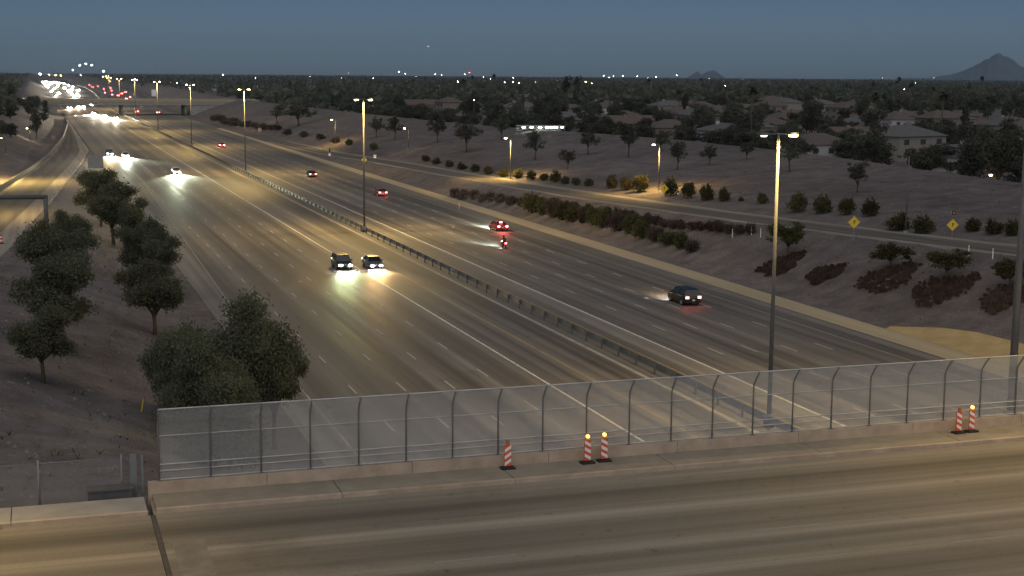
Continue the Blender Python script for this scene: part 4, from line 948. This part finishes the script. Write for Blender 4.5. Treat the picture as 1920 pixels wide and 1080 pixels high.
for k in range(26):
    y = 400+k*18+tr_.uniform(-6, 6); x = ll(y)-8-tr_.uniform(0, 14); q = tr_.uniform(.55, .85)
    if 470 < y < 520: continue
    put_tree(far_pr[k % 5], 'bank_tree', 'dark bushy tree close to the outer edge of the exit ramp', (x, y, zt(x, y)-.1), tr_.uniform(0, 6), (q, q, q*.9), 'bushy trees along the exit ramp edge')
p = gp(68, 235, 6); put_tree(far_pr[3], 'bank_tree', 'tall dark cypress-like tree beside the exit ramp bend', (p.x, p.y, zt(p.x, p.y)-.2), 0, (.75, .75, 1.05))
for x, y in ((1062, 195), (1082, 192)):
    p = gp(x, y, 6.3); put_tree(far_pr[5], 'conifer_tree', 'pair of tall pointed conifers rising to the skyline', (p.x, p.y, 6.2), 0, (1.5, 1.5, 1.5), 'pointed conifers')
for k in range(290):      # low citrus and oleander crowns filling the yards
    y = 190+800*tr_.random()**1.3; lo_ = crest(y)+12; x = tr_.uniform(lo_, 50+y*.9) if 50+y*.9 > lo_+4 else lo_
    if any((x-a)**2+(y-b)**2 < 7.5**2 for a, b in occ): continue
    q = tr_.uniform(.5, .9); put_tree(far_pr[tr_.choice((0, 2, 4))], 'yard_tree', 'low bushy yard tree filling the gaps between houses', (x, y, 6.1), tr_.uniform(0, 6.28), (q*1.15, q*1.15, q), 'low yard trees between the houses')
# palms
def palm_proto(seed, h):
    rng = np.random.default_rng(seed); b = MB()
    for k in range(34):
        a = rng.uniform(0, 6.28); e = rng.uniform(-.9, 1.2); L = rng.uniform(1.3, 1.9); dx, dy = math.cos(a), math.sin(a); P = []
        for t_ in (0, .4, .75, 1): P.append(Vector((dx*L*t_*math.cos(e), dy*L*t_*math.cos(e), h+math.sin(e)*L*t_-.5*t_*t_*L)))
        s_ = Vector((-dy, dx, 0))
        b.add([P[0]-s_*.05, P[0]+s_*.05, P[1]-s_*.28, P[1]+s_*.28, P[2]-s_*.34, P[2]+s_*.34, P[3]], [(0, 1, 3, 2), (2, 3, 5, 4), (4, 5, 6)])
    return b.mesh('crown', M_PALM), MB().tube([(0, 0, -.3), (.1, 0, h*.5), (0, 0, h)], [.28, .2, .16], 8).mesh('trunk', M_BARK, True)
pp = [palm_proto(401, 13), palm_proto(402, 17)]
for k in range(28):
    y = tr_.uniform(250, 1100); x = tr_.uniform(crest(y)+20, 60+y*.85)
    put_tree(pp[k % 2], 'fan_palm', 'slender fan palm rising above the neighbourhood trees', (x, y, 6.2), tr_.uniform(0, 6), (1, 1, tr_.uniform(.8, 1.1)), 'fan palms', 'palm')
# far wood: thousands of distant crowns
rng = np.random.default_rng(9); V = []; cnt = 0
N = 15000; yy = 700+8000*rng.random(N)**1.8; lo_ = np.where(rng.random(N) < .2, -1, 1)
for k in range(N):
    y = yy[k]
    if lo_[k] < 0: x = rng.uniform(-.14*y-60, -12)
    else: x = off(y)+(122 if y < 1500 else 92)+rng.random()*(y*.92-80)
    h = rng.uniform(5, 12); w = rng.uniform(3, 6); m_ = 8
    pts = np.array([x, y, 6.3+h*.55])+rng.normal(size=(m_, 3))*np.array([w*.5, w*.5, h*.25])
    a = rng.normal(size=(m_, 3)); a /= np.linalg.norm(a, axis=1)[:, None]; b_ = np.cross(a, rng.normal(size=(m_, 3))); b_ /= np.linalg.norm(b_, axis=1)[:, None]
    s_ = rng.uniform(1.5, 3.2, m_)[:, None]*.7
    V.append(np.stack([pts-a*s_, pts+b_*s_*.8, pts+a*s_, pts-b_*s_*.8], 1))
V = np.concatenate(V).reshape(-1, 3); V[:, 2] = np.maximum(V[:, 2], 6.2)
o = ob('distant_woodland', cloudmesh('distant_woodland', V, np.arange(len(V)).reshape(-1, 4), M_LEAF2)); tag(o, 'dark mass of distant tree crowns reaching the horizon', 'woodland', kind='stuff')

# ------------------------------------------------------------------ lights of the town
EC = {'w': emat('town_lamp_white', (1, .92, .8), 130), 'y': emat('town_lamp_yellow', (1, .75, .35), 100), 'o': emat('town_lamp_orange', (1, .55, .25), 60), 'g': emat('town_lamp_green', (.7, 1, .12), 60), 'r': emat('town_lamp_red', (1, .15, .12), 60)}
LPM = {c: MB().tube([(0, 0, 0), (0, 0, -.3)], [.28, .2], 8).mesh('lens', EC[c]) for c in EC}
HDM = MB().box(0, 0, .1, .8, .5, .2).mesh('luminaire_head', M_POLE)
town = [(75, 138, 'w', 2.2), (92, 140, 'y', 1.2), (104, 141, 'y', 1.2), (114, 141, 'o', 1.4), (150, 122, 'w', 1), (161, 119, 'w', 1.3), (172, 122, 'w', 1.3), (136, 131, 'y', 1.2), (194, 133, 'w', 1.5), (151, 140, 'w', .8), (405, 141, 'w', 1), (418, 140, 'w', .9), (252, 148, 'w', .9), (332, 155, 'w', .7), (479, 146, 'w', .5), (580, 144, 'w', .5), (600, 145, 'w', .4), (654, 137, 'o', .4), (748, 134, 'w', .9), (760, 138, 'w', .5), (816, 139, 'w', .5), (828, 140, 'o', .7), (858, 153, 'w', .9), (880, 136, 'r', .8), (872, 139, 'w', .5), (897, 145, 'y', .6), (907, 145, 'y', .7), (946, 154, 'w', .7), (962, 146, 'w', .9), (962, 154, 'w', .7), (973, 156, 'w', .7), (1004, 154, 'y', .7), (889, 188, 'w', .8), (1098, 153, 'y', 1.3), (1110, 156, 'y', .6), (1132, 142, 'w', .6), (1142, 145, 'w', .6), (1168, 142, 'w', .6), (1180, 145, 'w', .4), (1195, 143, 'w', .6), (1230, 144, 'w', .4), (1269, 141, 'w', .9), (1309, 149, 'w', .8), (1330, 147, 'o', .8), (1360, 161, 'w', .7), (1377, 219, 'g', .8), (1274, 187, 'y', .6), (1307, 186, 'w', .5), (1540, 162, 'w', .9), (1392, 149, 'w', .5), (1671, 159, 'w', .6), (1695, 167, 'w', .6), (1662, 173, 'w', .5), (1717, 155, 'y', .6), (1655, 146, 'o', .4), (1751, 147, 'o', .4), (1887, 170, 'w', .4), (1905, 197, 'g', .4), (1150, 249, 'w', .6), (1133, 252, 'w', .4), (1150, 143, 'w', .4), (1215, 146, 'o', .4), (1045, 150, 'y', .4), (920, 148, 'w', .4), (640, 146, 'w', .4), (700, 147, 'w', .3), (780, 143, 'o', .4)]
CN = {'w': 'white', 'y': 'yellow', 'o': 'orange', 'g': 'green-yellow', 'r': 'red'}
for px, py, c, sz in town:
    hz = 133.4+14.5*px/1920
    if py > hz+4.5: zl = 15.0 if py < 200 else 9.6; q = gp(px, py, zl)
    else:
        d = ray(px, py); k = 2600/d.y; q = C0+d*k; zl = q.z
    sz2 = sz*min(2.5, max(.45, q.y/1300)); g0 = 6.0
    t = thing('street_lamp', 'distant %s street lamp shining among the trees near the skyline' % CN[c], 'street lamp', (q.x, q.y, g0), 0, 'distant %s town lights' % CN[c])
    MB().tube([(0, 0, 0), (0, 0, zl-g0)], [.16, .09], 6).build('pole', M_POLE, t)
    h_ = ob('luminaire_head', HDM, t, (0, 0, zl-g0)); h_.scale = (sz2,)*3; l_ = ob('lens', LPM[c], h_)
# lit carport at the slope crest
p = gp(1027, 241, 9.4); E_TUBE = emat('carport_tube_light', (.85, 1, .78), 26)
cp = thing('lit_carport', 'carport with bright greenish-white ceiling lights behind the slope crest', 'carport', (p.x, p.y+6, 6.9), -.15)
MB().box(0, 0, 3.0, 13, 6, .2).build('roof', STUCCO[2], cp)
for x in (-6.2, -2, 2, 6.2):
    for y in (-2.7, 2.7): MB().box(x, y, 1.5, .2, .2, 3.0).build('post', M_STEEL, cp)
MB().box(0, 2.9, 1.4, 13, .2, 2.8).build('back_wall', STUCCO[2], cp)
for x, w in ((-5.2, .8), (-3.0, .8), (-.6, .9), (2.6, 3.4), (5.6, .6)): MB().box(x, -2.6, 2.7, w, .25, .28).build('tube_light', E_TUBE, cp)
spot('carport_light', (0, 0, 2.8), 500, (.85, 1, .8), 170, cp)

# ------------------------------------------------------------------ mountains and hills
def mountain(name, pxs, dist, seed, depth):
    rng = np.random.default_rng(seed); n = 60; m_ = 14; b = MB()
    xs = np.linspace(pxs[0][0], pxs[-1][0], n)
    for j in range(m_+1):
        f = j/m_; k = 1-abs(f*2-1)
        for i, px in enumerate(xs):
            hz = 133.4+14.5*px/1920; py = np.interp(px, [q[0] for q in pxs], [q[1] for q in pxs]); h = max(0, (hz-py))*dist/F
            d = ray(px, hz); d = Vector((d.x, d.y, 0)).normalized(); q = d*(dist+(f-.5)*depth)
            z = -5+(h+29)*min(1, k*1.02)*(1-.25*(1-k)*abs(math.sin(i*.9+seed)))+rng.normal()*h*.022*k+h*.06*k*math.sin(i*1.7+j*.8+seed)*math.sin(i*.53)
            b.v.append((q.x, q.y, z))
    for j in range(m_):
        for i in range(n-1): b.f.append((j*n+i, j*n+i+1, (j+1)*n+i+1, (j+1)*n+i))
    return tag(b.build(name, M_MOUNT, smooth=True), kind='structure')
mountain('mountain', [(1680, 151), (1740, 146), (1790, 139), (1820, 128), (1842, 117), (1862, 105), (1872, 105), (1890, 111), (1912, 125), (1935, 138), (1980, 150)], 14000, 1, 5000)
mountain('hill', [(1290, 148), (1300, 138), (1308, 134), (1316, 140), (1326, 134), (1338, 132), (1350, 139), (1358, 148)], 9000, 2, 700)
# bright morning star
st_ = ob('morning_star', None); d = ray(803, 87); st_.location = C0+d*30000; tag(st_, 'single bright point of light in the dusk sky', 'star')
MB().loft([[(math.cos(2*PI*k/10)*r_, math.sin(2*PI*k/10)*r_, z) for k in range(10)] for z, r_ in ((-9, .5), (-5, 7.5), (0, 9), (5, 7.5), (9, .5))]).build('star_disc', emat('star_light', (1, 1, 1), 2.2), st_)

# ------------------------------------------------------------------ haze
hz_m = bpy.data.materials.new('haze_air'); hz_m.use_nodes = True; _n = hz_m.node_tree.nodes; _n.remove(_n['Principled BSDF'])
pv = _n.new('ShaderNodeVolumePrincipled'); pv.inputs['Color'].default_value = (.52, .76, 1, 1); pv.inputs['Density'].default_value = 3.2e-5; pv.inputs['Anisotropy'].default_value = .2
hz_m.node_tree.links.new(pv.outputs[0], _n['Material Output'].inputs['Volume'])
hzo = MB().box(3000, 8050, 172, 16000, 16700, 370).build('haze', hz_m); tag(hzo, kind='stuff')
